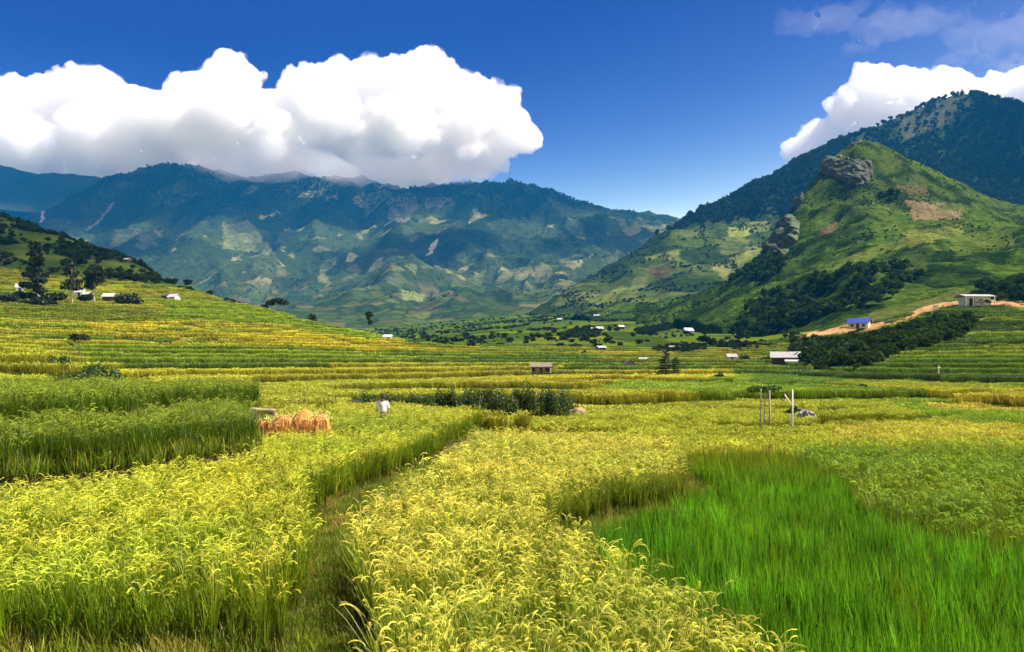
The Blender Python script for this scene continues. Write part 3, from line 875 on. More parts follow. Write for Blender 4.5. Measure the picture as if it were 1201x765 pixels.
def mid_field(name, key, d, y0, y1, sc_, label, dy=None, sel=None, hz_=1.0):
    xm = .64 * y1 + 5
    x, Y = jgrid(-xm, xm, y0, y1, d, .3, dy)
    m = inview(x, Y, .63); x, Y = x[m], Y[m]
    z, code, lev, flat, cz, nat = ground_info(x, Y)
    # both ends of the tile stay on the terrace
    m = (code == 100) & (flat > .5)
    for ddx, ddy in ((0, -.4 * d), (0, .45 * d), (.4 * d, 0), (-.4 * d, 0)):
        z2, c2, l2, f2, _, _ = ground_info(x + ddx, Y + ddy)
        m &= (c2 == 100) & (f2 > .5) & (np.abs(z2 - z) < .3)
    px = x / Y * FPX + CXP; py = HOR - cz / Y * FPX
    for poly in SHRUB + SANDY: m &= ~(inpoly(px, py, poly) & (Y > 120))
    for (hx, hy, hr) in CLEARINGS: m &= np.hypot(x - hx, Y - hy) > hr
    if sel is not None: m &= sel(px, py, x, Y)
    x, Y, z, lev, px, py = x[m], Y[m], z[m], lev[m], px[m], py[m]
    n = len(x)
    tt = parcel_tint(x, Y, lev, px, py) * (1 + rng.normal(0, .12, n))[:, None]
    s = sc_ * (1 + rng.normal(0, .06, n))
    o = scatter(name, key, np.stack([x, Y, z - .03], 1), s, np.clip(tt, .005, .8), .04, sclz=hz_ * (1 + rng.normal(0, .08, n)))
    tag(o, label, 'rice field', 'rice paddies', 'stuff')
    print('RICE', name, n)


CLEARINGS = []

# ------------------------------------------------------------------ clouds: closed billowing bodies filled with even white vapour
def mat_vapour(name, density, aniso=0.0, col=(1, 1, 1)):
    m, t = new_mat(name)
    o = N(t, 'OutputMaterial'); v = N(t, 'VolumePrincipled')
    v.inputs['Color'].default_value = (*col, 1); v.inputs['Density'].default_value = density; v.inputs['Anisotropy'].default_value = aniso
    t.links.new(v.outputs[0], o.inputs['Volume'])
    m.volume_intersection_method if hasattr(m, 'volume_intersection_method') else None
    return m


def _ico(sub):
    bm = bmesh.new(); bmesh.ops.create_icosphere(bm, subdivisions=sub, radius=1)
    V = np.array([v.co[:] for v in bm.verts]); F = np.array([[v.index for v in f.verts] for f in bm.faces]); bm.free()
    return V, F


ICO1, ICO2, ICO3 = _ico(1), _ico(2), _ico(3)


def cloud(name, blobs, mat, label, base=None, voxel=12, seed=3, fringe=True, disp=((300, 34), (110, 36), (45, 22), (22, 9)), puffs=(11, 6), flat=1.0, squash=.8):
    """blobs: (x, y, z, r). Each big puff carries smaller puffs; the union is remeshed into one closed body"""
    r = np.random.default_rng(seed)
    VV, FF, n = [], [], 0

    def add(c, rad, ico, sq=squash):
        nonlocal n
        V = ico[0] * np.array([rad, rad, rad * sq]) + c
        if base is not None: V[:, 2] = np.maximum(V[:, 2], base + 25 * np.sin(V[:, 0] / 170 + seed) + 25)
        VV.append(V); FF.append(ico[1] + n); n += len(V)
    for (x, y, z, rad) in blobs:
        c = np.array([x, y, z]); add(c, rad, ICO3)
        for _ in range(puffs[0]):
            d = r.normal(size=3); d /= np.linalg.norm(d); d[2] = d[2] * .9 * flat
            r2 = rad * r.uniform(.28, .5); c2 = c + d * rad * r.uniform(.72, .98) * np.array([1, 1, squash]); add(c2, r2, ICO2)
            for _ in range(puffs[1]):
                e = r.normal(size=3); e /= np.linalg.norm(e)
                r3 = r2 * r.uniform(.3, .5); add(c2 + e * r2 * .9, r3, ICO1)
    me = raw_mesh(name, np.concatenate(VV), np.concatenate(FF))
    o = link(name, me, mat)
    md = o.modifiers.new('union', 'REMESH'); md.mode = 'VOXEL'; md.voxel_size = voxel; md.use_smooth_shade = True
    for i, (sc_, st) in enumerate(disp):
        tx = bpy.data.textures.new('%s_billow_%d' % (name, i), 'CLOUDS'); tx.noise_scale = sc_; tx.noise_depth = 4
        dm = o.modifiers.new('billow', 'DISPLACE'); dm.texture = tx; dm.strength = st * 2; dm.mid_level = 0.5; dm.texture_coords = 'GLOBAL'
    if fringe:      # thin torn vapour round the dense body
        f = link('fringe', me.copy(), M_FRINGE, o); f.data.materials.clear(); f.data.materials.append(M_FRINGE)
        md = f.modifiers.new('union', 'REMESH'); md.mode = 'VOXEL'; md.voxel_size = 26; md.use_smooth_shade = True
        for i, (sc_, st, mid) in enumerate(((420, 30, .5), (130, 58, .52), (48, 36, .52))):
            tx = bpy.data.textures.new('%s_fringe_%d' % (name, i), 'CLOUDS'); tx.noise_scale = sc_; tx.noise_depth = 4
            dm = f.modifiers.new('billow', 'DISPLACE'); dm.texture = tx; dm.strength = st * 2; dm.mid_level = mid; dm.texture_coords = 'GLOBAL'
    tag(o, label, 'cloud', 'clouds')
    return o


def pxblobs(lst, Y0):
    out = []
    for (px, py, rp, dy) in lst:
        p = at(px, py, Y0 + dy); out.append((p.x, p.y, p.z, rp / FPX * (Y0 + dy)))
    return out


M_FRINGE = mat_vapour('fringe_vapour', 0.003)
M_CLOUD = mat_vapour('cloud_vapour', 0.011, 0.0, (.972, .974, .976))
HAZE_TOP = 1120.0
BIG = [(-60, 150, 60, 0), (10, 135, 48, 0), (60, 125, 42, 100), (110, 112, 40, 0), (40, 175, 50, -100), (120, 165, 50, -150), (165, 130, 34, 80), (200, 150, 50, -100),
       (235, 112, 34, 0), (268, 95, 34, 0), (270, 140, 52, -80), (320, 140, 42, 0), (330, 175, 46, -120), (365, 110, 38, 0), (400, 100, 34, 60), (400, 150, 52, -80),
       (450, 105, 44, 0), (490, 98, 40, 0), (470, 150, 58, -60), (530, 118, 42, 0), (565, 135, 42, 0), (530, 165, 46, -80), (590, 150, 34, 0), (610, 160, 24, 0), (560, 180, 34, -40), (495, 190, 34, -60),
       *[(x_, 214, 26, 60) for x_ in range(-40, 520, 34)], (240, 185, 36, -120), (430, 185, 36, -80), (-20, 200, 40, 100), (80, 200, 38, 100), (160, 195, 38, 0)]
cloud('cloud', pxblobs(BIG, 6100), M_CLOUD, 'long white cumulus cloud lying over the far mountain wall, grey at its left end', base=1140)
RIGHT = [(940, 175, 20, 0), (965, 160, 24, 0), (1000, 130, 28, 0), (1030, 108, 34, 0), (1060, 100, 28, 60), (1080, 120, 38, 0), (1030, 150, 40, 0), (1110, 100, 26, 60), (1130, 115, 30, 60), (1165, 110, 26, 100), (1200, 105, 30, 100), (1240, 100, 34, 100)]
cloud('cloud', pxblobs(RIGHT, 6100), M_CLOUD, 'white cumulus cloud rising behind the forested summit at right', base=1140, seed=8, voxel=12)
VEIL = [(930, 30, 26, 0), (980, 22, 34, 0), (1040, 30, 40, 100), (1100, 22, 40, -100), (1160, 35, 44, 0), (1220, 30, 50, 0), (1130, 70, 30, 0), (1190, 78, 34, 0), (1240, 75, 40, 0), (1010, 55, 22, 0)]
cloud('cloud', pxblobs(VEIL, 8200), mat_vapour('thin_cloud_vapour', 0.0002), 'thin grey veil of high cloud in the upper right of the sky', seed=12, voxel=34, disp=((700, 170), (240, 110), (90, 50)), puffs=(8, 3), squash=.35, fringe=False)

# unseen clouds added above the frame to shade far wall, left hill, right summit
SHADE_CLOUDS = []
for (tx, ty, tz, zc, rad) in [(-1750, 4000, 750, 2400, 420), (-1250, 3900, 700, 2350, 300), (-600, 3950, 680, 2400, 330), (60, 3900, 620, 2300, 300), (-1550, 3250, 350, 2300, 260), (-350, 3150, 400, 2250, 240), (-1900, 3700, 550, 2350, 280), (350, 3300, 420, 2250, 230), (-900, 3650, 560, 2350, 210), (-300, 560, 80, 1500, 120), (-230, 430, 50, 1450, 90), (-420, 680, 110, 1500, 150), (-2700, 4700, 850, 2450, 450), (-2150, 4700, 850, 2450, 380), (1250, 2050, 430, 2200, 300), (1500, 2250, 450, 2250, 330), (1330, 1700, 350, 2150, 200)]:
    k = (zc - tz) / math.tan(R(SUN_EL)); SHADE_CLOUDS.append((tx + k * math.sin(R(SUN_AZ)), ty + k * math.cos(R(SUN_AZ)), zc, rad))
o = cloud('clouds', SHADE_CLOUDS, mat_vapour('shade_cloud_vapour', 0.006), None, seed=21, voxel=30, squash=.5, puffs=(9, 3), fringe=False)
for k in ('label', 'category', 'group'):
    if k in o: del o[k]
tag(o, 'unseen clouds added above the frame to shade the slopes', 'clouds', None, 'stuff')

# mist that the big cloud lets down over the crest of the far wall
MIST = []
rm = np.random.default_rng(4)
for px, py in [(225, 186), (262, 188), (300, 190), (335, 190), (370, 192), (405, 194), (440, 196), (470, 200), (505, 199), (535, 200)]:
    for k in range(3):
        q = at(px + rm.uniform(-14, 14), py + rm.uniform(-6, 10), 3950 + rm.uniform(-150, 200)); MIST.append((q.x, q.y, min(q.z, HAZE_TOP - 120), rm.uniform(70, 125)))
o = cloud('mist', MIST, mat_vapour('mist_vapour', 0.0022), None, seed=31, voxel=22, squash=.55, puffs=(6, 2), fringe=False, disp=((220, 40), (70, 22)))
for k in ('category', 'group'):
    if k in o: del o[k]
tag(o, 'thin mist under the long cloud, veiling the crest of the far mountain wall', 'mist', None, 'stuff')

# ------------------------------------------------------------------ the air of the valley
bm = bmesh.new(); bmesh.ops.create_cube(bm, size=1.0)
hx0, hx1, hy0, hy1, hz0 = -5300.0, 3200.0, -120.0, 6050.0, -95.0
for v in bm.verts:
    v.co = ((v.co.x + .5) * (hx1 - hx0) + hx0, (v.co.y + .5) * (hy1 - hy0) + hy0, (v.co.z + .5) * (HAZE_TOP - hz0) + hz0)
me = bpy.data.meshes.new('haze'); bm.to_mesh(me); bm.free()
haze = link('haze', me, mat_vapour('valley_air', 0.000055, 0.0, (0.02, 0.37, 1.0)))
tag(haze, 'pale blue haze filling the valley air', 'haze', None, 'stuff')

# ------------------------------------------------------------------ trees and bushes
M_LEAF = mat_leaf('tree_leaf', 0.32, inst=False, gloss=.02)
M_LEAF_I = mat_leaf('wood_leaf', 0.28, inst=True, gloss=0.0)
M_BARK = mat_plain('bark', (0.10, 0.08, 0.06), (0.22, 0.19, 0.15), 6, stretch=(1, 1, .2))
M_BARK_PALE = mat_plain('pale_bark', (0.30, 0.26, 0.20), (0.48, 0.43, 0.34), 6, stretch=(1, 1, .2))


def crown_arrays(r, lobes, n, leaf, col, spread=.55, flat=.0):
    """n leaf sprays spread through the lobes' volume; each spray is a bent, pointed blade pair"""
    lob = np.array(lobes, float)
    vol = lob[:, 3] * lob[:, 4] * lob[:, 5]; pr = vol ** .75; pr /= pr.sum()
    k = r.choice(len(lob), n, p=pr)
    d = r.normal(size=(n, 3)); d /= np.linalg.norm(d, axis=1)[:, None]
    rad = r.uniform(0, 1, n) ** (1 / (1 + 2.2 * (1 - spread) * 2))
    P = lob[k, :3] + d * rad[:, None] * lob[k, 3:6]
    a = r.normal(size=(n, 3)); a[:, 2] *= (1 - flat); a /= np.linalg.norm(a, axis=1)[:, None]
    b = np.cross(a, r.normal(size=(n, 3))); b /= np.linalg.norm(b, axis=1)[:, None]
    s = leaf * r.uniform(.55, 1.3, n)[:, None]
    V = np.stack([P - a * s, P + b * s * .55, P + a * s, P - b * s * .55 - np.array([0, 0, .2]) * s], 1)
    c = np.tile(np.array(col, float), (n, 1)) * (r.uniform(.6, 1.45, n))[:, None] * (1 + r.normal(0, .10, (n, 3)))
    C = np.repeat(np.clip(c, .003, .6), 4, 0)
    F = np.arange(4 * n).reshape(-1, 4)
    return V.reshape(-1, 3), F, C


def crown_mesh(name, r, lobes, n, leaf, col, **k):
    V, F, C = crown_arrays(r, lobes, n, leaf, col, **k)
    return raw_mesh(name, V, F, C)


def tube(bm, pts, rads, seg=7, mi=0):
    """a tapered limb through pts"""
    rings = []
    for i, p in enumerate(pts):
        p = Vector(p); q = Vector(pts[min(i + 1, len(pts) - 1)]) - Vector(pts[max(i - 1, 0)])
        if q.length < 1e-6: q = Vector((0, 0, 1))
        t = q.normalized(); u = t.orthogonal().normalized(); v = t.cross(u)
        rings.append([bm.verts.new(p + (u * math.cos(j * 6.2832 / seg) + v * math.sin(j * 6.2832 / seg)) * rads[i]) for j in range(seg)])
    for a, b in zip(rings, rings[1:]):
        for j in range(seg):
            f = bm.faces.new((a[j], a[(j + 1) % seg], b[(j + 1) % seg], b[j])); f.smooth = True; f.material_index = mi
    f = bm.faces.new(rings[0][::-1]); f.material_index = mi
    f = bm.faces.new(rings[-1]); f.material_index = mi


def box(bm, c, s, rz=0.0, mi=0):
    m = Matrix.Translation(c) @ Matrix.Rotation(rz, 4, 'Z') @ Matrix.Diagonal((s[0] / 2, s[1] / 2, s[2] / 2, 1))
    vs = [bm.verts.new(m @ Vector(q)) for q in [(-1, -1, -1), (1, -1, -1), (1, 1, -1), (-1, 1, -1), (-1, -1, 1), (1, -1, 1), (1, 1, 1), (-1, 1, 1)]]
    for f in [(0, 3, 2, 1), (4, 5, 6, 7), (0, 1, 5, 4), (1, 2, 6, 5), (2, 3, 7, 6), (3, 0, 4, 7)]:
        bm.faces.new([vs[i] for i in f]).material_index = mi


def bm_obj(name, bm, mat, parent=None, bevel=0.0):
    me = bpy.data.meshes.new(name)
    bmesh.ops.recalc_face_normals(bm, faces=bm.faces)
    bm.to_mesh(me); bm.free()
    o = link(name, me, mat, parent)
    if bevel:
        b = o.modifiers.new('bevel', 'BEVEL'); b.width = bevel; b.segments = 2
    return o


def tree(name, loc, H, lobes, n, leaf, col, label, cat='tree', trunk_r=None, bark=None, seed=1, group=None, limbs=5, lean=0.0, spread=.55, flat=0.0):
    """loc is the foot; lobes in metres above the foot"""
    r = np.random.default_rng(seed)
    t = empty(name, loc)
    tag(t, label, cat, group)
    link('crown', crown_mesh('crown', r, lobes, n, leaf, col, spread=spread, flat=flat), M_LEAF, t)
    bm = bmesh.new()
    tr = trunk_r or H * .018
    pts = [(lean * H * k ** 1.5 + r.normal(0, .008) * H, r.normal(0, .006) * H, H * k * .94 - .25 * (k == 0)) for k in np.linspace(0, 1, 7)]
    tube(bm, pts, [tr * (1.25 - .0) * (1 - .85 * k) for k in np.linspace(0, 1, 7)])
    for i in range(limbs):
        lb = lobes[int(r.integers(len(lobes)))]
        k = np.clip(lb[2] / H * r.uniform(.6, .9), .15, .85)
        s0 = Vector((lean * H * k ** 1.5, 0, H * k * .94)); e = Vector(lb[:3]) + Vector(r.normal(0, .2, 3) * lb[3])
        tube(bm, [s0, s0.lerp(e, .5) + Vector((0, 0, .03 * H)), e], [tr * .5, tr * .32, tr * .1], 5)
    bm_obj('trunk', bm, bark or M_BARK, t)
    return t


def bush(loc, w, h, label, col=(.035, .062, .014), n=900, leaf=None, seed=1, group=None, name='bush', cat='bush', stems=4):
    r = np.random.default_rng(seed)
    L = []
    for i in range(int(5 + r.integers(4))):
        a = r.uniform(-.5, .5); L.append((a * w * .75, r.uniform(-.25, .25) * w, h * r.uniform(.35, .66), w * r.uniform(.16, .30), w * r.uniform(.16, .28), h * r.uniform(.24, .36)))
    L.append((0, 0, h * .4, w * .42, w * .34, h * .4))
    t = empty(name, loc); tag(t, label, cat, group)
    link('foliage', crown_mesh('foliage', r, L, n, leaf or w * .055, col, spread=.5), M_LEAF, t)
    bm = bmesh.new()
    for i in range(stems):
        a = r.uniform(0, 6.28)
        tube(bm, [(0.05 * w * math.cos(a), .05 * w * math.sin(a), -.15), (.12 * w * math.cos(a), .12 * w * math.sin(a), h * .35), (.26 * w * math.cos(a), .2 * w * math.sin(a), h * .75)], [w * .02, w * .014, w * .005], 5)
    bm_obj('stem', bm, M_BARK, t)
    return t


def ground_at(px, Y):
    x = (px - CXP) / FPX * Y
    return Vector((x, Y, gz(x, Y)))


def seen_at(px, py, Y0, Y1):
    """the first ground point between Y0 and Y1 that the picture shows at (px, py)"""
    ys = np.linspace(Y0, Y1, 500); xs = (px - CXP) / FPX * ys
    z = ground_info(xs, ys)[0]
    row = HOR - z / ys * FPX
    k = np.argmax(row <= py) if (row <= py).any() else int(np.argmin(np.abs(row - py)))
    return Vector((xs[k], ys[k], z[k]))


def bush_to(px, py, Y, w, label, col, n, leaf, seed, group=None):
    """a bush at its place in the land, as tall as the picture shows it; the rice leaves room for it"""
    g = ground_at(px, Y); h = max(at(px, py, Y).z - g.z, .6)
    for k in (0, 1.2, 2.4): CLEARINGS.append((g.x * (1 - k / Y), g.y - k, w * .6))
    return bush(g, w, h, label, col, n, leaf, seed, group)


# pines and tall trees of the hamlet on the left
def pine_lobes(r, H, w, z0, k=9, gap=.15):
    L = []
    for i in range(k):
        f = i / (k - 1)
        z = H * (z0 + (1 - z0) * f); ww = w * (1 - .62 * f ** 1.4) * r.uniform(.7, 1.1)
        for j in range(3):
            if r.uniform() < gap: continue
            a = r.uniform(0, 6.28)
            L.append((math.cos(a) * ww * .28, math.sin(a) * ww * .28, z, ww * .33, ww * .33, H * .045))
    L.append((0, 0, H * .9, w * .12, w * .12, H * .09))
    return L


DARKG = (.016, .028, .010)
rp = np.random.default_rng(5)
g = ground_at(42, 282); tree('pine_tree', g, 19.5, pine_lobes(rp, 19.5, 8.4, .16, 11, .0), 2600, .62, DARKG, 'tallest dark pine of the hamlet, bushy almost to the ground', seed=21, limbs=14)
g = ground_at(84, 280); tree('tall_tree', g, 14.6, pine_lobes(rp, 14.6, 6.2, .42, 8, .25), 900, .5, (.022, .036, .012), 'slender tree with bare pale trunk between the two dark hamlet trees', bark=M_BARK_PALE, trunk_r=.30, seed=22, limbs=9)
g = ground_at(110, 284); tree('broad_tree', g, 13.6, [(0, 0, 10.5, 3.2, 3, 1.7), (-1.7, .4, 8.2, 2.2, 2, 1.3), (1.8, 0, 8.6, 2.4, 2, 1.4), (1.2, 0, 11.9, 1.9, 1.8, 1.2), (-1.0, 0, 6.4, 2.1, 1.8, 1.2), (2.6, 0, 10.5, 1.4, 1.3, .9)], 1300, .5, DARKG, 'dark broad topped tree with pale lower trunk, rightmost of the hamlet trees', bark=M_BARK_PALE, trunk_r=.28, seed=23, limbs=8)
for (px, Y, w, h, sd, lab) in [(6, 275, 6.5, 4.2, 31, 'dark bush at the left edge before the long dark roofed house'), (24, 296, 7, 4.0, 32, 'wide dark bush behind the long dark roofed house'), (66, 290, 6, 3.6, 33, 'dark bush between the tallest pine and the slender pale trunk'), (98, 296, 5, 3.0, 34, 'dark bush behind the two small huts between the hamlet trees'), (146, 286, 7.5, 3.6, 35, 'wide dark bush just right of the hut on stilts'), (158, 282, 6, 2.6, 36, 'lower dark bush at the right end of the hamlet'), (62, 272, 4.6, 2.6, 37, 'low dark bush before the grey roofed hamlet house'), (30, 270, 5.2, 2.6, 38, 'low dark bush on the slope below the long dark roofed house'), (46, 266, 4.5, 4.4, 39, 'dark bush at the very foot of the tallest pine')]:
    bush(ground_at(px, Y), w, h, lab, DARKG, 700, .45, sd, 'bushes round the hamlet')
# crest of the left slope
g = ground_at(325, 322); tree('umbrella_tree', g, 6.2, [(0, 0, 4.9, 3.8, 3, .9), (-2.6, 0, 4.1, 2.0, 1.8, .8), (2.6, 0, 4.2, 2.2, 1.8, .8), (.5, 0, 5.5, 2, 1.8, .6)], 700, .42, DARKG, 'dark spreading tree on the crest of the left rice slope', seed=41)
bush(ground_at(309, 322), 4.2, 2.6, 'dark bush just left of the spreading tree on the crest', DARKG, 500, .35, 42)
bush(ground_at(272, 335), 2.6, 1.6, 'small dark shrub alone on the crest above the hut with the white roof', DARKG, 260, .25, 43)
g = ground_at(366, 296); tree('small_tree', g, 4.0, [(0, 0, 2.6, 1.5, 1.4, 1.3), (.5, 0, 1.6, 1.5, 1.3, .9)], 420, .3, DARKG, 'small dark tree lower down the crest, right of the spreading tree', seed=44, limbs=3)
g = ground_at(433, 262); tree('palm_like_tree', g, 7.6, [(0, 0, 6.4, 1.25, 1.1, .75), (.2, 0, 4.2, .8, .8, .7), (-.3, 0, 5.4, .6, .6, .5)], 340, .34, DARKG, 'thin lone tree with tufts of leaves at the foot of the left slope', seed=45, limbs=3)
g = ground_at(553, 285); tree('round_tree', g, 4.2, [(0, 0, 2.5, 1.7, 1.6, 1.5), (.3, .2, 3.1, 1.2, 1.1, .9)], 520, .28, (.018, .034, .012), 'small round dark tree alone in the middle of the valley', seed=46, limbs=3)
# below the knoll
g = seen_at(93, 423, 95, 140); tree('flat_topped_tree', g, 3.9, [(0, 0, 3.25, 1.35, 1.2, .42), (-.7, 0, 3.0, .8, .7, .3), (.8, 0, 3.05, .8, .7, .3), (-.95, 0, 2.2, .35, .3, .2)], 620, .15, DARKG, 'flat topped small tree with a thin bare trunk above the big round bush', seed=47, trunk_r=.07, limbs=5)
bush_to(122, 424, 60, 3.7, 'largest round bush at the foot of the left knoll', (.045, .090, .018), 3600, .10, 48)
bush_to(166, 435, 62, 2.0, 'dark round bush just right of the largest bush below the knoll', (.036, .068, .016), 1800, .08, 49)
for (px, py, Y, w, sd, lab) in [(98, 432, 63, 2.0, 50, 'green scrub bush touching the left side of the largest round bush'), (76, 436, 62, 2.0, 51, 'low green scrub on the path below the knoll terraces'), (198, 441, 66, 1.8, 52, 'low scrub right of the two round bushes below the knoll'), (70, 414, 70, 1.6, 53, 'dry dark bush on the end of the knoll terraces'), (110, 421, 72, 2.2, 54, 'dark scrub behind the largest round bush, under the flat topped tree')]:
    bush_to(px, py, Y, w, lab, (.034, .068, .015), 1000, .09, sd, 'scrub below the knoll')
# the hedge behind the person
rh = np.random.default_rng(77)
ORD = ['first', 'second', 'third', 'fourth', 'fifth', 'sixth', 'seventh', 'eighth', 'ninth', 'tenth', 'eleventh', 'twelfth', 'thirteenth', 'fourteenth', 'fifteenth', 'sixteenth', 'seventeenth']
for i in range(17):
    px = 424 + i * 14.6 + rh.uniform(-4, 4)
    Y = 57 + rh.uniform(-1.0, 1.0) - (1.5 if 8 < i < 15 else 0)
    g = ground_at(px, Y); top = at(px, np.interp(px, [420, 470, 540, 650], [459, 456, 449, 446]) + rh.uniform(-2, 3), Y).z
    CLEARINGS.append((g.x, g.y, .8)); CLEARINGS.append((g.x * .985, g.y - 1.2, .8))
    bush(g, rh.uniform(1.4, 2.0), max(top - g.z, .9), ORD[i] + ' leafy bush from the left in the dark green hedge row behind the person', (.050, .092, .017), 3200, .062, 100 + i, 'bushes of the hedge row')
for i in range(7):
    px = 340 + i * 13 + rh.uniform(-3, 3)
    g = ground_at(px, 56 + rh.uniform(-1, 1)); CLEARINGS.append((g.x, g.y, .9)); CLEARINGS.append((g.x * .98, g.y - 1.2, .8))
    bush(g, rh.uniform(1.0, 1.5), rh.uniform(1.1, 1.5), ORD[i] + ' dry brown scrub clump from the left, left of the green hedge row', (.10, .075, .03), 420, .06, 130 + i, 'dry scrub left of the hedge')
g = ground_at(669, 60)
bush(g, 1.0, 2.0, 'upright dark shrub beside the bare earth mound at the hedge end', (.022, .044, .012), 700, .07, 140)
# middle of the valley
for k, (px, Y, w, h, lab) in enumerate([
        (684, 300, 2.4, 2.0, 'small dark bush left of the low hut with the pale roof'),
        (657, 300, 3.4, 1.3, 'low scrub patch above the thatched field hut'),
        (718, 232, 2.2, 1.9, 'dark bush left of the brown gabled hut, taller of the two beside it'),
        (709, 240, 4.2, 1.3, 'low green thicket left of the brown gabled hut'),
        (757, 218, 2.9, 1.6, 'dark bush right of the brown gabled hut'),
        (843, 150, 2.0, 2.1, 'dark shrub standing alone in the terraces left of the grey roofed farmhouse'),
        (858, 152, 2.2, .9, 'low scrub on the right side of the lone dark shrub'),
        (872, 262, 3.4, 3.0, 'dark bush right of the small pale hut near the farmhouse'),
        (905, 250, 5.5, 2.6, 'dark bushes behind the grey roofed farmhouse, left one'),
        (945, 250, 5.5, 2.8, 'dark bush touching the right end of the grey roofed farmhouse'),
        (941, 58, 2.3, 1.5, 'leafy bush behind the heap of grey stones'),
        (968, 60, 1.6, 1.4, 'dark bush at the right end of the heap of grey stones'),
        (1016, 90, 2.2, 1.4, 'green bush on a terrace bank below the shrubby slope')]):
    bush(ground_at(px, Y), w, h, lab, (.026, .050, .013), 900, w * .06, 150 + k)
g = ground_at(781, 188); tree('conifer', g, 5.4, pine_lobes(rp, 5.4, 4.2, .12, 9, .0), 1500, .2, (.016, .032, .012), 'dark pointed conifer in the terraces right of the gabled hut', seed=61, limbs=6)
g = ground_at(792, 190); tree('conifer', g, 3.6, pine_lobes(rp, 3.6, 2.6, .12, 8, .1), 700, .18, (.018, .036, .012), 'shorter thin conifer on the right side of the pointed one', seed=62, limbs=4)

# ------------------------------------------------------------------ huts and houses
M_THATCH = mat_plain('thatch', (0.10, 0.075, 0.055), (0.24, 0.19, 0.14), 5, stretch=(4, 1, 1), bump=.8)
M_PLANK = mat_plain('weathered_planks', (0.16, 0.115, 0.075), (0.30, 0.235, 0.17), 3, stretch=(6, 6, .4))
M_DARKWOOD = mat_plain('dark_wood', (0.035, 0.028, 0.022), (0.085, 0.065, 0.05), 4, stretch=(6, 6, .5))
M_TIN = mat_plain('pale_roof_sheet', (0.34, 0.34, 0.345), (0.54, 0.53, 0.52), 1.2, rough=.5, wave=4)
M_SLATE = mat_plain('grey_roof_sheet', (0.24, 0.235, 0.235), (0.40, 0.39, 0.38), 1.4, rough=.6, wave=4)
M_BLUE = mat_plain('blue_roof_sheet', (0.012, 0.035, 0.22), (0.025, 0.06, 0.36), 1.6, rough=.85, wave=4)
M_WHITE = mat_plain('white_wash', (0.55, 0.53, 0.50), (0.74, 0.72, 0.68), 1.5)
M_CREAM = mat_plain('cream_wall', (0.55, 0.42, 0.28), (0.72, 0.58, 0.42), 1.5)
M_CONC = mat_plain('grey_concrete', (0.30, 0.30, 0.31), (0.46, 0.46, 0.47), 1.2)
M_HOLE = mat_plain('dark_room', (0.012, 0.011, 0.010), (0.022, 0.02, 0.018), 2)


def roof_gable(bm, w, d, z0, rise, over, th, along='x', sag=0.0, n=8):
    """two slabs of real thickness meeting on a slightly sagging ridge"""
    a, b = (w / 2 + over, d / 2 + over) if along == 'x' else (d / 2 + over, w / 2 + over)
    for s in (-1, 1):
        top = []; bot = []
        for i in range(n + 1):
            u = -a + 2 * a * i / n; sg = -sag * (1 - (u / a) ** 2)
            rows = []
            for k in range(3):
                v = s * b * k / 2; z = z0 + rise - (rise + .12) * k / 2 + sg * (1 - k / 3)
                rows.append(((u, v) if along == 'x' else (v, u), z))
            top.append([bm.verts.new((p[0], p[1], z + th)) for p, z in rows]); bot.append([bm.verts.new((p[0], p[1], z)) for p, z in rows])
        for i in range(n):
            for k in range(2):
                bm.faces.new((top[i][k], top[i + 1][k], top[i + 1][k + 1], top[i][k + 1])); bm.faces.new((bot[i][k], bot[i][k + 1], bot[i + 1][k + 1], bot[i + 1][k]))
            bm.faces.new((top[i][2], top[i + 1][2], bot[i + 1][2], bot[i][2])); bm.faces.new((top[i][0], bot[i][0], bot[i + 1][0], top[i + 1][0]))
        for e in (0, n):
            for k in range(2): bm.faces.new((top[e][k], top[e][k + 1], bot[e][k + 1], bot[e][k]))


def wall_bm(w, d, h, rise, along, holes, th=.12):
    """four walls with the openings left out of the front; holes: (x0, x1, z0, z1) across the front"""
    bm = bmesh.new()
    xs = sorted({-w / 2, w / 2, *[q for ho in holes for q in ho[:2]]}); zs = sorted({0.0, h, *[q for ho in holes for q in ho[2:]]})
    for x0, x1 in zip(xs, xs[1:]):
        for z0, z1 in zip(zs, zs[1:]):
            cx, cz = (x0 + x1) / 2, (z0 + z1) / 2
            if any(ho[0] < cx < ho[1] and ho[2] < cz < ho[3] for ho in holes): continue
            box(bm, (cx, -d / 2 + th / 2, cz), (x1 - x0, th, z1 - z0))
    box(bm, (0, d / 2 - th / 2, h / 2), (w, th, h))
    for s in (-1, 1): box(bm, (s * (w / 2 - th / 2), 0, h / 2), (th, d - 2 * th, h))
    for s in (-1, 1):
        if along == 'x': pts = [(s * w / 2, -d / 2, h), (s * w / 2, d / 2, h), (s * w / 2, 0, h + rise)]; off = Vector((-s * th, 0, 0))
        else: pts = [(-w / 2, s * d / 2, h), (w / 2, s * d / 2, h), (0, s * d / 2, h + rise)]; off = Vector((0, -s * th, 0))
        a = [bm.verts.new(p) for p in pts]; b = [bm.verts.new(Vector(p) + off) for p in pts]
        bm.faces.new(a); bm.faces.new(b[::-1])
        for i in range(3): bm.faces.new((a[i], b[i], b[(i + 1) % 3], a[(i + 1) % 3]))
    return bm


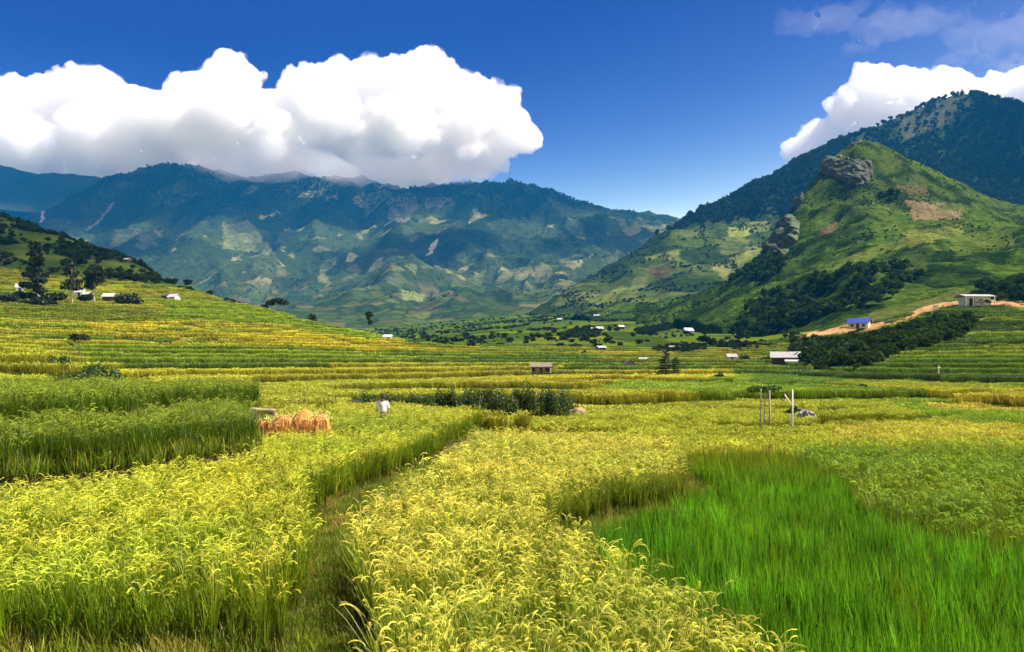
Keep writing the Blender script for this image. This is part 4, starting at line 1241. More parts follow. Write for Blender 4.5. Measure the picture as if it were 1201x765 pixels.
def hut(name, loc, w, d, h, rise, label, cat='hut', rz=0.0, along='x', roof=None, wall=None, over=.35, th=.12, door=None, windows=(), posts=0, lift=0.0, sag=.05, group=None):
    CLEARINGS.append((loc.x, loc.y, max(w, d) * .75 + .6))
    t = empty(name, loc, rz); tag(t, label, cat, group)
    holes = ([door] if door else []) + list(windows)
    bm = wall_bm(w, d, h, rise, along, holes)
    o = bm_obj('wall', bm, wall or M_PLANK, t); o.location.z = lift
    bm = bmesh.new(); roof_gable(bm, w, d, h, rise, over, th, along, sag)
    o = bm_obj('roof', bm, roof or M_THATCH, t); o.location.z = lift
    if lift or posts:
        bm = bmesh.new(); box(bm, (0, 0, lift - .08), (w, d, .15)); bm_obj('floor_platform', bm, M_DARKWOOD, t) if lift else bm.free()
        for i in range(max(posts, 2)):
            for s in (-1, 1):
                x = -w / 2 + .1 + (w - .2) * i / (max(posts, 2) - 1)
                bm = bmesh.new(); tube(bm, [(x, s * (d / 2 + (.1 if not lift else -.1)), -.4), (x, s * (d / 2 + (.1 if not lift else -.1)), (lift or h) - .02)], [.08, .07], 6)
                bm_obj('post', bm, M_DARKWOOD, t)
    if door:
        bm = bmesh.new(); box(bm, ((door[0] + door[1]) / 2, -d / 2 + .09, (door[2] + door[3]) / 2 + lift), (door[1] - door[0] - .06, .05, door[3] - door[2] - .04)); bm_obj('door', bm, M_DARKWOOD, t)
    for q in windows:
        bm = bmesh.new(); box(bm, ((q[0] + q[1]) / 2, -d / 2 + .09, (q[2] + q[3]) / 2 + lift), (q[1] - q[0] - .05, .04, q[3] - q[2] - .05)); f = bm_obj('window', bm, M_HOLE, t)
        bm = bmesh.new(); cx, cz = (q[0] + q[1]) / 2, (q[2] + q[3]) / 2 + lift
        box(bm, (cx, -d / 2 - .01, q[2] + lift - .03), (q[1] - q[0] + .16, .1, .06)); box(bm, (cx, -d / 2 - .01, q[3] + lift + .03), (q[1] - q[0] + .16, .1, .06))
        box(bm, (q[0] - .03, -d / 2 - .01, cz), (.06, .08, q[3] - q[2])); box(bm, (q[1] + .03, -d / 2 - .01, cz), (.06, .08, q[3] - q[2]))
        bm_obj('frame', bm, M_PLANK, f)
    return t


# thatched field hut in the middle
g = seen_at(635, 441, 120, 175); g.z += .35
t = hut('field_hut', g, 3.7, 2.4, 1.15, .75, 'long low thatched field hut on short posts standing in golden rice', rz=R(-6), roof=M_THATCH, wall=M_PLANK, over=.32, th=.2, sag=.12, door=(-.25, .35, 0, 1.0), windows=[(-1.7, -1.15, .25, 1.0), (.85, 1.6, .25, .95)], lift=.25, posts=4)
g = seen_at(738, 431, 185, 230)
hut('field_hut', g, 2.6, 2.6, 1.3, 1.05, 'small brown hut with a steep gable end facing the fields', rz=R(8), along='y', roof=M_DARKWOOD, wall=M_PLANK, over=.3, th=.12, door=(-.3, .3, .02, .5))
FAR = [
    (705, 409, 270, 340, 2.9, 2.2, 1.0, .6, M_SLATE, M_DARKWOOD, 'low hut with a pale sloping roof above the brown gabled hut'),
    (700, 371, 700, 900, 6.4, 5, 2.6, 1.4, M_TIN, M_DARKWOOD, 'farthest white roofed house at the foot of the dark slope'),
    (656, 376, 650, 850, 3.6, 3, 1.8, 1.0, M_TIN, M_DARKWOOD, 'tiny white roofed hut far off, left of the scrubby track'),
    (703, 387, 430, 560, 4.0, 3.4, 1.6, 1.2, M_TIN, M_PLANK, 'white roofed hut beside the dark thicket in mid valley'),
    (696, 385, 440, 580, 2.8, 2.6, 1.5, .9, M_SLATE, M_DARKWOOD, 'small grey roofed hut just left of the white one by the thicket'),
    (728, 384, 430, 600, 3.8, 3.2, 1.6, 1.1, M_TIN, M_DARKWOOD, 'lone hut with a pale roof in the green field right of the thicket'),
    (807, 387, 390, 520, 5.0, 4, 1.6, 1.6, M_WHITE, M_CREAM, 'hut with a bright rounded gable below the dark scrub line'),
    (790, 402, 290, 360, 4.4, 3, 1.1, .7, M_SLATE, M_PLANK, 'low grey shed on a terrace edge, left of the scrub line'),
    (755, 417, 230, 290, 1.9, 1.6, .6, .4, M_SLATE, M_DARKWOOD, 'very small grey shelter above the dark bush by the gabled hut'),
    (858, 422, 235, 290, 2.7, 2.4, 1.3, .9, M_SLATE, M_CREAM, 'small pale hut left of the grey roofed farmhouse'),
    (455, 390, 225, 262, 1.9, 1.6, .9, .6, M_TIN, M_WHITE, 'tiny white hut at the foot of the left slope by the thin lone tree'),
    (149, 300, 430, 480, 3.0, 2.6, 1.0, .7, M_TIN, M_DARKWOOD, 'pale roof high on the dark hillside above the hamlet'),
]
rf = np.random.default_rng(9)
for (px, py, y0, y1, w, d, h, rise, rm, wm, lab) in FAR:
    g = seen_at(px, py, y0, y1); g.z -= .1
    hut('hut', g, w, d, h, rise, lab, rz=R(rf.uniform(-25, 25)), roof=rm, wall=wm, over=.35, th=.12, sag=0, door=(-.4, .4, 0, h * .85))
# farmhouse with two grey roofs
g = seen_at(921, 428, 200, 250)
t = hut('farmhouse', g, 6.8, 4.6, 1.9, 1.5, 'grey roofed farmhouse with a lower lean to in front, among bushes on the valley floor', 'house', rz=R(-16), roof=M_SLATE, wall=M_DARKWOOD, over=.5, th=.1, sag=.06, door=(-2.2, -1.2, 0, 1.7), windows=[(-.4, .4, .8, 1.5)])
bm = bmesh.new()
v = [(-.2, -3.9, .75), (3.6, -3.9, .75), (3.6, -2.2, 1.55), (-.2, -2.2, 1.55)]
a = [bm.verts.new(p) for p in v]; b = [bm.verts.new((p[0], p[1], p[2] + .1)) for p in v]
bm.faces.new(a[::-1]); bm.faces.new(b)
for i in range(4): bm.faces.new((a[i], a[(i + 1) % 4], b[(i + 1) % 4], b[i]))
bm_obj('lean_to_roof', bm, M_TIN, t)
for x in (0, 1.7, 3.4):
    bm = bmesh.new(); tube(bm, [(x, -3.8, -.6), (x, -3.8, .76)], [.07, .06], 6); bm_obj('lean_to_post', bm, M_DARKWOOD, t)
# blue roofed house
g = seen_at(1008, 385, 255, 310)
t = hut('house', g, 6.6, 4.6, 1.9, 1.7, 'house with a bright blue roof and cream end wall on the bare earth shelf', 'house', rz=R(-34), roof=M_BLUE, wall=M_CREAM, over=.45, th=.1, sag=0, door=(-.6, .4, 0, 1.7), windows=[(-2.4, -1.5, .7, 1.5), (1.4, 2.3, .7, 1.5)])
# big open fronted house on the right
g = seen_at(1143, 353, 270, 312); g.z += .1
CLEARINGS.append((g.x, g.y, 9))
t = empty('house', g, R(4)); tag(t, 'wide grey flat roofed house with an open pillared front high on the right slope', 'house')
bm = wall_bm(8.2, 5.0, 2.9, .02, 'x', [(-3.4, -1.4, 0, 2.4), (.2, 1.6, .9, 2.2)]); o = bm_obj('wall', bm, M_CONC, t)
bm = bmesh.new(); roof_gable(bm, 10.4, 6.8, 3.05, .75, .3, .18, 'x', 0); bm_obj('roof', bm, M_SLATE, t)
for x in (-5.0, -2.4, 5.0):
    bm = bmesh.new(); box(bm, (x, -3.3, 1.3), (.28, .28, 3.3)); bm_obj('pillar', bm, M_WHITE, t, .02)
bm = bmesh.new(); box(bm, (-2.4, -2.38, 1.2), (1.9, .05, 2.35)); bm_obj('door', bm, M_HOLE, t)
bm = bmesh.new(); box(bm, (.9, -2.38, 1.55), (1.3, .05, 1.2)); bm_obj('window', bm, M_HOLE, t)
bm = bmesh.new(); roof_gable(bm, 3.4, 2.6, .95, .85, .2, .1, 'y', 0)
for v in bm.verts: v.co.x += .6; v.co.y -= 4.6
bm_obj('porch_roof', bm, M_DARKWOOD, t)
for x in (-.9, 2.1):
    bm = bmesh.new(); box(bm, (x, -5.6, .35), (.16, .16, 1.3)); bm_obj('porch_post', bm, M_DARKWOOD, t)
# hamlet on the left
HAM = [
    (24, 343, 255, 300, 7.8, 4.2, 1.5, 1.2, M_DARKWOOD, M_DARKWOOD, 4, 'long dark roofed hamlet house at the left edge beside the tallest pine'),
    (37, 342, 250, 296, 2.6, 2.6, 1.3, .9, M_TIN, M_WHITE, 8, 'white roofed lean to hut at the foot of the tallest pine'),
    (57, 345, 250, 290, 5.0, 3.2, 1.3, .9, M_SLATE, M_DARKWOOD, -6, 'low grey roofed hamlet house just right of the tallest pine'),
    (23, 333, 285, 330, 2.4, 2.4, 1.5, 1.3, M_TIN, M_WHITE, 30, 'small white gabled hut behind the long dark roofed house'),
    (93, 338, 275, 320, 3.6, 3.0, 1.5, 1.0, M_SLATE, M_WHITE, 20, 'pale walled hut behind the slender pale trunk'),
    (102, 337, 280, 320, 2.4, 2.4, 1.2, .9, M_TIN, M_DARKWOOD, -10, 'small white roofed hut at the foot of the rightmost hamlet tree'),
    (128, 346, 262, 300, 3.3, 3.0, 1.1, 1.1, M_TIN, M_DARKWOOD, 6, 'white roofed hut on stilts right of the hamlet trees'),
    (204, 344, 290, 330, 3.6, 2.8, .9, 1.2, M_TIN, M_WHITE, -24, 'white roofed hut alone on the crest of the left rice slope'),
    (196, 344, 290, 330, 3.2, 2.6, .9, .7, M_DARKWOOD, M_DARKWOOD, 0, 'dark low shed against the left side of the white roofed crest hut'),
]
for (px, py, y0, y1, w, d, h, rise, rm, wm, a, lab) in HAM:
    g = seen_at(px, py, y0, y1); st = 'stilts' in lab
    hut('hamlet_house', g, w, d, h, rise, lab, 'house', rz=R(a), roof=rm, wall=wm, over=.3, th=.1, sag=0, door=(-.4, .4, 0, h * .9), windows=[(w * .22, w * .36, h * .4, h * .8)] if w > 3 else (), lift=.9 if st else 0, posts=3 if st else 0)

# ------------------------------------------------------------------ small things in the paddies
# straw stack
M_STRAW = mat_plain('orange_straw', (0.36, 0.145, 0.025), (0.62, 0.31, 0.075), 9, stretch=(3, 3, .35), bump=1.0)
M_STRAW_PALE = mat_plain('pale_straw', (0.50, 0.42, 0.22), (0.72, 0.63, 0.38), 9, stretch=(.4, 3, 3), bump=.8)


def blob(name, pts, radf, mat, parent=None, seed=1, seg=20, noise=.1, fn=None):
    """a closed lumpy body: grid on a sphere pushed to radf(dir) and roughened"""
    V, F = _ico(5)
    r = fn(V) if fn is not None else np.ones(len(V))
    P = V * radf * r[:, None]
    n = fbm(P[:, 0] * 2.2 + seed, P[:, 1] * 2.2 + P[:, 2] * 1.7, seed, 4)
    P = P * (1 + noise * n)[:, None]
    me = raw_mesh(name, P, F, None, True)
    return link(name, me, mat, parent)


g = Vector((-7.45, 29.9, -3.2))
st = empty('straw_stack', g, R(6)); st.scale = (1.18, 1, 1.0); tag(st, 'orange stack of cut straw with a pale top, standing among the green rice', 'straw stack')
rs = np.random.default_rng(15)
for i, (x, w, h) in enumerate([(-.66, .62, 1.22), (-.15, .66, 1.42), (.34, .64, 1.60), (.80, .52, 1.44)]):
    V, F = _ico(5)
    # a leaning bundle: broad foot, rounded shoulders
    z = (V[:, 2] * .5 + .5); P = np.stack([V[:, 0] * w * .62 * (1.12 - .30 * z), V[:, 1] * .62 * (1.15 - .4 * z), z ** .75 * h], 1)
    an = np.arctan2(V[:, 1], V[:, 0])
    rib = 1 + .06 * gnoise(an * 9 + i * 7, z * 1.2, 5 + i) + .05 * gnoise(an * 22, z * 2, 9 + i)
    P[:, :2] *= rib[:, None]; P[:, 0] += x + .12 * (z - .5) * np.sign(x); P[:, 1] += rs.uniform(-.06, .06)
    P[:, 2] += .05 * gnoise(P[:, 0] * 6, P[:, 1] * 6, 3)
    link('straw_bundle', raw_mesh('straw_bundle', P, F, None, True), M_STRAW, st)
S_ = Strips()
for k in range(620):
    a = rs.uniform(-1.0, 1.1); b = rs.uniform(-.6, .6); h = 1.56 - .24 * max(0, .3 - a) - .5 * abs(b) + rs.uniform(-.05, .05)
    d = Vector((rs.normal(0, 1), rs.normal(-.5, .7), rs.uniform(-.5, .3))).normalized() * rs.uniform(.06, .17)
    p = np.array([a, b * .8, h]); q = p + np.array(d)
    S_.ribbon(np.stack([p, (p + q) / 2 + [0, 0, .02], q]), np.full(3, .016), np.array([-d.y, d.x, 0]) / max(math.hypot(d.x, d.y), .05), np.tile(np.array([.70, .56, .22]) * rs.uniform(.7, 1.2), (3, 1)))
for k in range(1300):
    a = rs.uniform(-1.0, 1.05); z = rs.uniform(.2, 1.3); y = -.62 * (1.1 - .3 * z / 1.6) - .03
    p = np.array([a, y, z]); q = p + np.array([rs.normal(0, .05), rs.uniform(-.06, .02), -rs.uniform(.15, .4)])
    S_.ribbon(np.stack([p, (p + q) / 2, q]), np.full(3, .014), np.array([1, 0, 0.]), np.tile(np.array([.55, .26, .055]) * rs.uniform(.55, 1.3), (3, 1)))
link('loose_straw', S_.mesh('loose_straw'), mat_leaf('straw_blade', .15, inst=False), st)
S_ = Strips()
for k in range(700):      # long stalks bundled side by side, tied in the middle
    a = rs.uniform(0, 6.283); q = math.sqrt(rs.uniform()) * .15
    l0 = rs.uniform(-.62, -.40); l1 = rs.uniform(.40, .62); bend = rs.uniform(-.02, .05)
    t = np.linspace(0, 1, 5); X_ = l0 + (l1 - l0) * t; fl_ = .55 + 1.6 * np.abs(X_) ** 1.5
    P = np.stack([X_, math.cos(a) * q * fl_, math.sin(a) * q * fl_ * .85 + bend - .10 * X_ ** 2], 1)
    S_.ribbon(P, np.full(5, .017), np.array([0, -math.sin(a), math.cos(a)]), np.tile(np.array([.66, .56, .30]) * rs.uniform(.6, 1.15), (5, 1)))
o = link('straw_sheaf', S_.mesh('straw_sheaf'), mat_leaf('bleached_straw', .15, inst=False))
o.location = (-8.20, 29.3, -1.62); o.rotation_euler = (0, R(3), R(-8)); o.scale = (.72, .8, .8)
tag(o, 'pale bleached sheaf lying at the left end of the orange straw stack', 'sheaf')

# posts
M_POST = mat_plain('grey_post', (0.20, 0.16, 0.11), (0.36, 0.30, 0.22), 8, stretch=(2, 2, .3))
M_POST_W = mat_plain('bleached_post', (0.55, 0.52, 0.46), (0.74, 0.71, 0.65), 8, stretch=(2, 2, .3))
for (px, py, Y, rad, mt, lab, lx) in [(892.5, 456, 46, .040, M_POST, 'thin grey post, left of the pair under the leafy creeper', .06), (902.5, 458, 45.5, .047, M_POST, 'darker thicker post, right of the pair under the leafy creeper', -.03), (929.5, 457, 45, .040, M_POST_W, 'white bleached post standing alone in the rice by the grey stones', .03)]:
    p = at(px, py, Y); z0 = gz(p.x, Y) - .3
    bm = bmesh.new(); tube(bm, [(0, 0, 0), (lx * .5 + .015, 0, (p.z - z0) * .5), (lx, .01, p.z - z0)], [rad * 1.1, rad, rad * .85], 8)
    o = bm_obj('post', bm, mt); o.location = (p.x - lx, Y, z0); tag(o, lab, 'post')
p0 = at(927.5, 474, 45.2); p1 = at(921, 464, 45.3)
bm = bmesh.new(); tube(bm, [p0, p0.lerp(p1, .5) + Vector((0, 0, -.01)), p1 + (p1 - p0) * .15], [.04, .036, .03], 7)
o = bm_obj('slanting_pole', bm, M_POST_W); tag(o, 'short bleached pole leaning away to the left from the white post', 'pole')
cr = at(897, 456, 46.3); g0 = Vector((cr.x, cr.y, gz(cr.x, cr.y)))
tree('creeper', g0, cr.z - g0.z + .12, [(-.55, 0, cr.z - g0.z - .02, .4, .35, .17), (.1, 0, cr.z - g0.z - .04, .5, .4, .22), (.55, 0, cr.z - g0.z + .02, .35, .3, .15), (-.1, 0, cr.z - g0.z + .04, .6, .35, .1)], 700, .07, (.05, .11, .02), 'leafy green creeper spread over the tops of the paired posts', 'creeper', seed=66, limbs=4, trunk_r=.03)
p = at(1101, 449, 132); z0 = gz(p.x, 132) - .3; zt = at(1101, 429, 132).z
bm = bmesh.new(); tube(bm, [(0, 0, 0), (0, 0, zt - z0)], [.07, .05], 7); tube(bm, [(-.35, 0, zt - z0 - .25), (.35, 0, zt - z0 - .25)], [.03, .03], 5)
o = bm_obj('thin_pole', bm, M_POST_W); o.location = (p.x, 132, z0); tag(o, 'tall thin pale pole among the green terraces on the right', 'pole')
for k, px in enumerate((1095.5, 1099.5)):
    g = seen_at(px, 359, 270, 312)
    bm = bmesh.new(); box(bm, (0, 0, .55), (.42, .42, 1.9)); box(bm, (0, 0, 1.56), (.55, .55, .14)); o = bm_obj('gate_post', bm, M_WHITE, None, .02); o.location = g
    tag(o, ('left' if k == 0 else 'right') + ' one of two white gate posts on the earth track below the big house', 'gate post')

# rocks
M_ROCK = mat_plain('grey_rock', (0.10, 0.10, 0.105), (0.34, 0.33, 0.33), 1.6, bump=.9)
M_CLIFF = mat_plain('cliff_rock', (0.008, 0.008, 0.007), (0.072, 0.069, 0.060), .22, bump=1.0, stretch=(1, 1, .35))
_t = M_CLIFF.node_tree; _p = next(n for n in _t.nodes if n.type == 'BSDF_PRINCIPLED'); _l = _p.inputs['Base Color'].links[0]; _src = _l.from_socket
_g = N(_t, 'NewGeometry'); _sx = N(_t, 'SeparateXYZ'); _mr = N(_t, 'MapRange'); _mr.inputs[1].default_value = .55; _mr.inputs[2].default_value = .78      # grass on the ledges
_mx = N(_t, 'Mix', data_type='RGBA'); _mx.inputs['B'].default_value = (0.05, 0.085, 0.014, 1)
_t.links.new(_g.outputs['True Normal'], _sx.inputs[0]); _t.links.new(_sx.outputs['Z'], _mr.inputs[0]); _t.links.new(_mr.outputs[0], _mx.inputs['Factor'])
_t.links.new(_src, _mx.inputs['A']); _t.links.new(_mx.outputs['Result'], _p.inputs['Base Color'])


def rock(bm_list, r, c, s, seed):
    V, F = _ico(3)
    n = fbm(V[:, 0] * 1.3 + seed, V[:, 1] * 1.3 + V[:, 2] * 1.1, seed, 3)
    P = np.sign(V) * np.abs(V) ** .8 * np.array(s) * (1 + .35 * n)[:, None] + np.array(c)
    bm_list.append((P, F))


rk = np.random.default_rng(19); parts = []
c0 = at(944, 468, 55)
for k in range(26):
    u = rk.uniform(-1, 1); rock(parts, rk, (u * .62, rk.uniform(-.3, .3), .95 + (1 - u * u) * rk.uniform(0, .42)), rk.uniform(.08, .22, 3), k)
for k in range(12): rock(parts, rk, (rk.uniform(-.6, .6), rk.uniform(-.4, .4), rk.uniform(0, .8)), rk.uniform(.2, .4, 3), 50 + k)
n = 0; VV = []; FF = []
for P, F in parts: VV.append(P); FF.append(F + n); n += len(P)
o = link('stone_heap', raw_mesh('stone_heap', np.concatenate(VV), np.concatenate(FF)), M_ROCK)
o.location = (c0.x, c0.y, gz(c0.x, c0.y) - .1); tag(o, 'heap of grey stones in front of the leafy bush near the white post', 'stone heap')
o = blob('earth_mound', None, np.array([.85, .7, .75]), mat_plain('bare_earth', (.16, .10, .06), (.34, .23, .15), 3), None, 8, noise=.25)
p = ground_at(677, 58.5); o.location = (p.x, p.y, p.z + .5); tag(o, 'bare brown earth mound at the right end of the hedge row', 'earth mound')


def build_crag(label, outline, Yc, seed, out=9.0, cell=(4.5, 9.0)):
    """a rock face: a patch of the hill's own surface pushed out along its normal and broken into leaning blocks and ledges"""
    pts = [at(px, py, Yc) for px, py in outline]
    x0 = min(p.x for p in pts) - 16; x1 = max(p.x for p in pts) + 16
    xs = np.arange(x0, x1, .55); ys = np.arange(Yc - 75, Yc + 75, .6)
    GX, GY = np.meshgrid(xs, ys); GZ = hill_z(GX, GY)
    px = GX / GY * FPX + CXP; py = HOR - GZ / GY * FPX
    wx = px + 3.5 * fbm(px / 9, py / 9, seed, 3); wy = py + 3.5 * fbm(px / 9, py / 9, seed + 1, 3)
    dmin = np.full(GX.shape, 1e9)
    for i in range(len(outline)):
        a0, a1_ = outline[i]; b0, b1 = outline[(i + 1) % len(outline)]
        t_ = np.clip(((wx - a0) * (b0 - a0) + (wy - a1_) * (b1 - a1_)) / ((b0 - a0) ** 2 + (b1 - a1_) ** 2 + 1e-9), 0, 1)
        dmin = np.minimum(dmin, np.hypot(wx - a0 - t_ * (b0 - a0), wy - a1_ - t_ * (b1 - a1_)))
    sd_ = np.where(inpoly(wx, wy, outline), dmin, -dmin)
    # blocks: tall cells, each with its own depth and tilt, dark joints between them
    lean = GX + .35 * GY
    ca, cb, ce = voronoi(lean / cell[0] + .5 * fbm(GX / 12, GY / 12, seed + 2, 2), GY / cell[1], seed + 3)
    da, db, de = voronoi(lean / cell[0] * 2.3, GY / cell[1] * 2.1, seed + 7)
    body = sstep(-1.5, 7, sd_)
    p_ = out * body * (.55 + .30 * ca + .5 * (fbm(GX / 14, GY / 30, seed + 9, 3))) + body * (2.2 * ca + 1.3 * da - 1.6 * sstep(.10, 0, ce) - .7 * sstep(.10, 0, de)) + .6 * body * fbm(GX / 2, GY / 2, seed + 4, 3)
    p_ = np.where(sd_ < -1.5, -3.0, p_ - 1.0)
    gy_, gx_ = np.gradient(GZ, .6, .55)
    k = np.exp(-0.5 * (np.arange(-12, 13) / 6.) ** 2); k /= k.sum()
    sm = lambda q: np.apply_along_axis(lambda r_: np.convolve(np.pad(r_, 12, mode='edge'), k, 'valid'), 1, np.apply_along_axis(lambda r_: np.convolve(np.pad(r_, 12, mode='edge'), k, 'valid'), 0, q))
    nx, ny, nz = -sm(gx_), -sm(gy_), np.ones(GX.shape)
    nz = nz * .75
    L = np.sqrt(nx ** 2 + ny ** 2 + nz ** 2); nx, ny, nz = nx / L, ny / L, nz / L
    V = np.stack([GX + nx * p_, GY + ny * p_, GZ + nz * p_], -1)
    keep = sd_ > -3.0
    r, c = GX.shape
    idx = np.arange(r * c).reshape(r, c)
    F = np.stack([idx[:-1, :-1], idx[:-1, 1:], idx[1:, 1:], idx[1:, :-1]], -1)
    kf = keep[:-1, :-1] & keep[:-1, 1:] & keep[1:, 1:] & keep[1:, :-1]
    F = F[kf]
    used, inv = np.unique(F.ravel(), return_inverse=True)
    o = link('rock_crag', raw_mesh('rock_crag', V.reshape(-1, 3)[used], inv.reshape(-1, 4), None, False), M_CLIFF)
    return tag(o, label, 'rock crag')


build_crag('large dark rock crag just below the summit of the green hill', [(965, 184), (985, 181), (1005, 187), (1024, 190), (1025, 208), (1014, 217), (1004, 222), (990, 214), (975, 208), (962, 202)], 835, 5, 5.5)
build_crag('dark rock cliff low on the left shoulder of the green hill', [(914, 256), (930, 250), (940, 262), (936, 282), (920, 300), (904, 304), (893, 296), (900, 278)], 735, 15, 5.5)
build_crag('grey rock patch on the left edge of the green hill between the two dark cliffs', [(918, 247), (930, 232), (944, 225), (946, 233), (934, 244), (922, 250)], 790, 25, 4)
build_crag('small rock outcrop at the very top of the green hill', [(996, 167), (1010, 161), (1013, 167), (1000, 172)], 852, 35, 4, (2.5, 4))

# ------------------------------------------------------------------ the person in the rice
M_SKIN = mat_plain('skin', (0.30, 0.17, 0.11), (0.38, 0.22, 0.15), 20, bump=0)
M_SHIRT = mat_plain('white_shirt', (0.72, 0.71, 0.70), (0.82, 0.81, 0.80), 6, bump=.4)
M_TROUSER = mat_plain('dark_trousers', (0.03, 0.032, 0.04), (0.06, 0.06, 0.07), 8)
M_HAT = mat_plain('dark_hat', (0.02, 0.018, 0.018), (0.05, 0.045, 0.04), 8)


def skinned(name, V, E, Rr, mat, parent=None, root=0, sub=2):
    me = bpy.data.meshes.new(name); me.from_pydata(V, E, [])
    o = link(name, me, mat, parent)
    m = o.modifiers.new('skin', 'SKIN'); m.use_smooth_shade = True
    for i, rr in enumerate(Rr):
        q = me.skin_vertices[0].data[i]; q.radius = (rr, rr) if not isinstance(rr, tuple) else rr; q.use_root = (i == root)
    s = o.modifiers.new('sub', 'SUBSURF'); s.levels = sub; s.render_levels = sub
    return o


pl = Vector((-5.5, 37.8, -3.02))
CLEAR_PERSON = (-5.48, 37.6, .45)
V = [(0, 0, .86), (0, .01, 1.02), (0, .02, 1.20), (0, .03, 1.34), (0, .03, 1.43), (0, .04, 1.50), (0, .055, 1.60),     # spine, neck, head
     (.10, 0, .84), (.12, .02, .46), (.12, -.02, .08), (.13, .10, .04), (-.10, 0, .84), (-.12, .05, .46), (-.12, .0, .08), (-.13, .12, .04),
     (.17, .03, 1.33), (.25, -.02, 1.08), (.20, .20, .98), (.19, .27, .97), (-.17, .03, 1.33), (-.26, -.01, 1.08), (-.22, .19, .99), (-.21, .26, .98)]
E = [(0, 1), (1, 2), (2, 3), (3, 4), (4, 5), (5, 6), (0, 7), (7, 8), (8, 9), (9, 10), (0, 11), (11, 12), (12, 13), (13, 14), (3, 15), (15, 16), (16, 17), (17, 18), (3, 19), (19, 20), (20, 21), (21, 22)]
Rr = [.13, .12, .13, .12, .055, .075, .085, .085, .06, .04, .04, .085, .06, .04, .04, .06, .042, .03, .035, .06, .042, .03, .035]
for s, w in ((1, 18), (-1, 22)):      # fingers and thumb rooted in each palm
    b = Vector(V[w])
    for k in range(4):
        i = len(V); V += [tuple(b + Vector((s * (-.03 + .02 * k), .045, -.005))), tuple(b + Vector((s * (-.032 + .021 * k), .075 - abs(k - 1.5) * .008, -.03)))]
        E += [(w, i), (i, i + 1)]; Rr += [.010, .008]
    i = len(V); V += [tuple(b + Vector((-s * .045, .01, .0))), tuple(b + Vector((-s * .06, .04, -.015)))]; E += [(w, i), (i, i + 1)]; Rr += [.011, .009]
body = skinned('person', V, E, Rr, M_SKIN)
body.scale = (.94, .94, .94); body.location = pl + Vector((0, 0, .05)); body.rotation_euler = (0, 0, R(18))
tag(body, 'person in a white shirt and dark hat working in the rice, seen from behind', 'person')
sh = skinned('shirt', [(0, 0, .84), (0, .01, 1.02), (0, .02, 1.20), (0, .03, 1.36), (.18, .03, 1.34), (.25, -.02, 1.08), (.215, .14, 1.01), (-.18, .03, 1.34), (-.26, -.01, 1.08), (-.235, .13, 1.02)],
             [(0, 1), (1, 2), (2, 3), (3, 4), (4, 5), (5, 6), (3, 7), (7, 8), (8, 9)], [(.19, .15), (.17, .14), (.17, .145), (.13, .12), .085, .065, .055, .085, .065, .055], M_SHIRT, body)
skinned('trousers', [(0, 0, .90), (0, 0, .80), (.11, 0, .72), (.12, .02, .46), (.12, -.01, .12), (-.11, 0, .72), (-.12, .05, .46), (-.12, .01, .12)], [(0, 1), (1, 2), (2, 3), (3, 4), (1, 5), (5, 6), (6, 7)], [(.16, .13), (.16, .13), .10, .078, .07, .10, .078, .07], M_TROUSER, body)
bm = bmesh.new()
prof = [(.0, 1.76), (.06, 1.755), (.10, 1.72), (.112, 1.66), (.115, 1.635), (.20, 1.615), (.205, 1.605), (.115, 1.615), (.10, 1.60)]
rings = [[bm.verts.new((q * math.cos(a) * 1.0, q * math.sin(a) * 1.05 + .055, z)) for a in np.linspace(0, 6.2832, 21)[:-1]] for q, z in prof[1:]]
top = bm.verts.new((0, .055, 1.762))
for j in range(20): bm.faces.new((top, rings[0][j], rings[0][(j + 1) % 20]))
for a, b in zip(rings, rings[1:]):
    for j in range(20): bm.faces.new((a[j], b[j], b[(j + 1) % 20], a[(j + 1) % 20])).smooth = True
bm_obj('hat', bm, M_HAT, body)
blob('hair', None, np.array([.094, .105, .11]), M_HAT, body, 3, noise=.05).location = (0, .045, 1.605)
bm = bmesh.new()
for sx in (-1, 1):
    bmesh.ops.create_uvsphere(bm, u_segments=8, v_segments=6, radius=.011, matrix=Matrix.Translation((sx * .032, .138, 1.61)))
bm_obj('eye', bm, M_HAT, body)
bm = bmesh.new(); tube(bm, [(0, .135, 1.62), (0, .16, 1.585), (0, .14, 1.575)], [.01, .016, .012], 6); bm_obj('nose', bm, M_SKIN, body)

# ------------------------------------------------------------------ woods and scrub on the slopes, each one mass
def tree_proto(r, tall=1.0, n=110, leaf=.17):
    L = [(r.uniform(-.2, .2), r.uniform(-.2, .2), tall * r.uniform(.4, .8), r.uniform(.22, .36), r.uniform(.22, .36), tall * r.uniform(.16, .28)) for _ in range(5)]
    V, F, C = crown_arrays(r, L, n, leaf, (1, 1, 1), spread=.5)
    return raw_mesh('wood_tree', V, F, np.clip(C, .4, 1.5))


rw = np.random.default_rng(33)
proto_set('wood_tree', [tree_proto(rw, 1.15) for _ in range(8)], M_LEAF_I)
proto_set('scrub', [tree_proto(rw, .62, 90, .16) for _ in range(8)], M_LEAF_I)


def on_surface(fz, x, y):
    return fz(x, y)


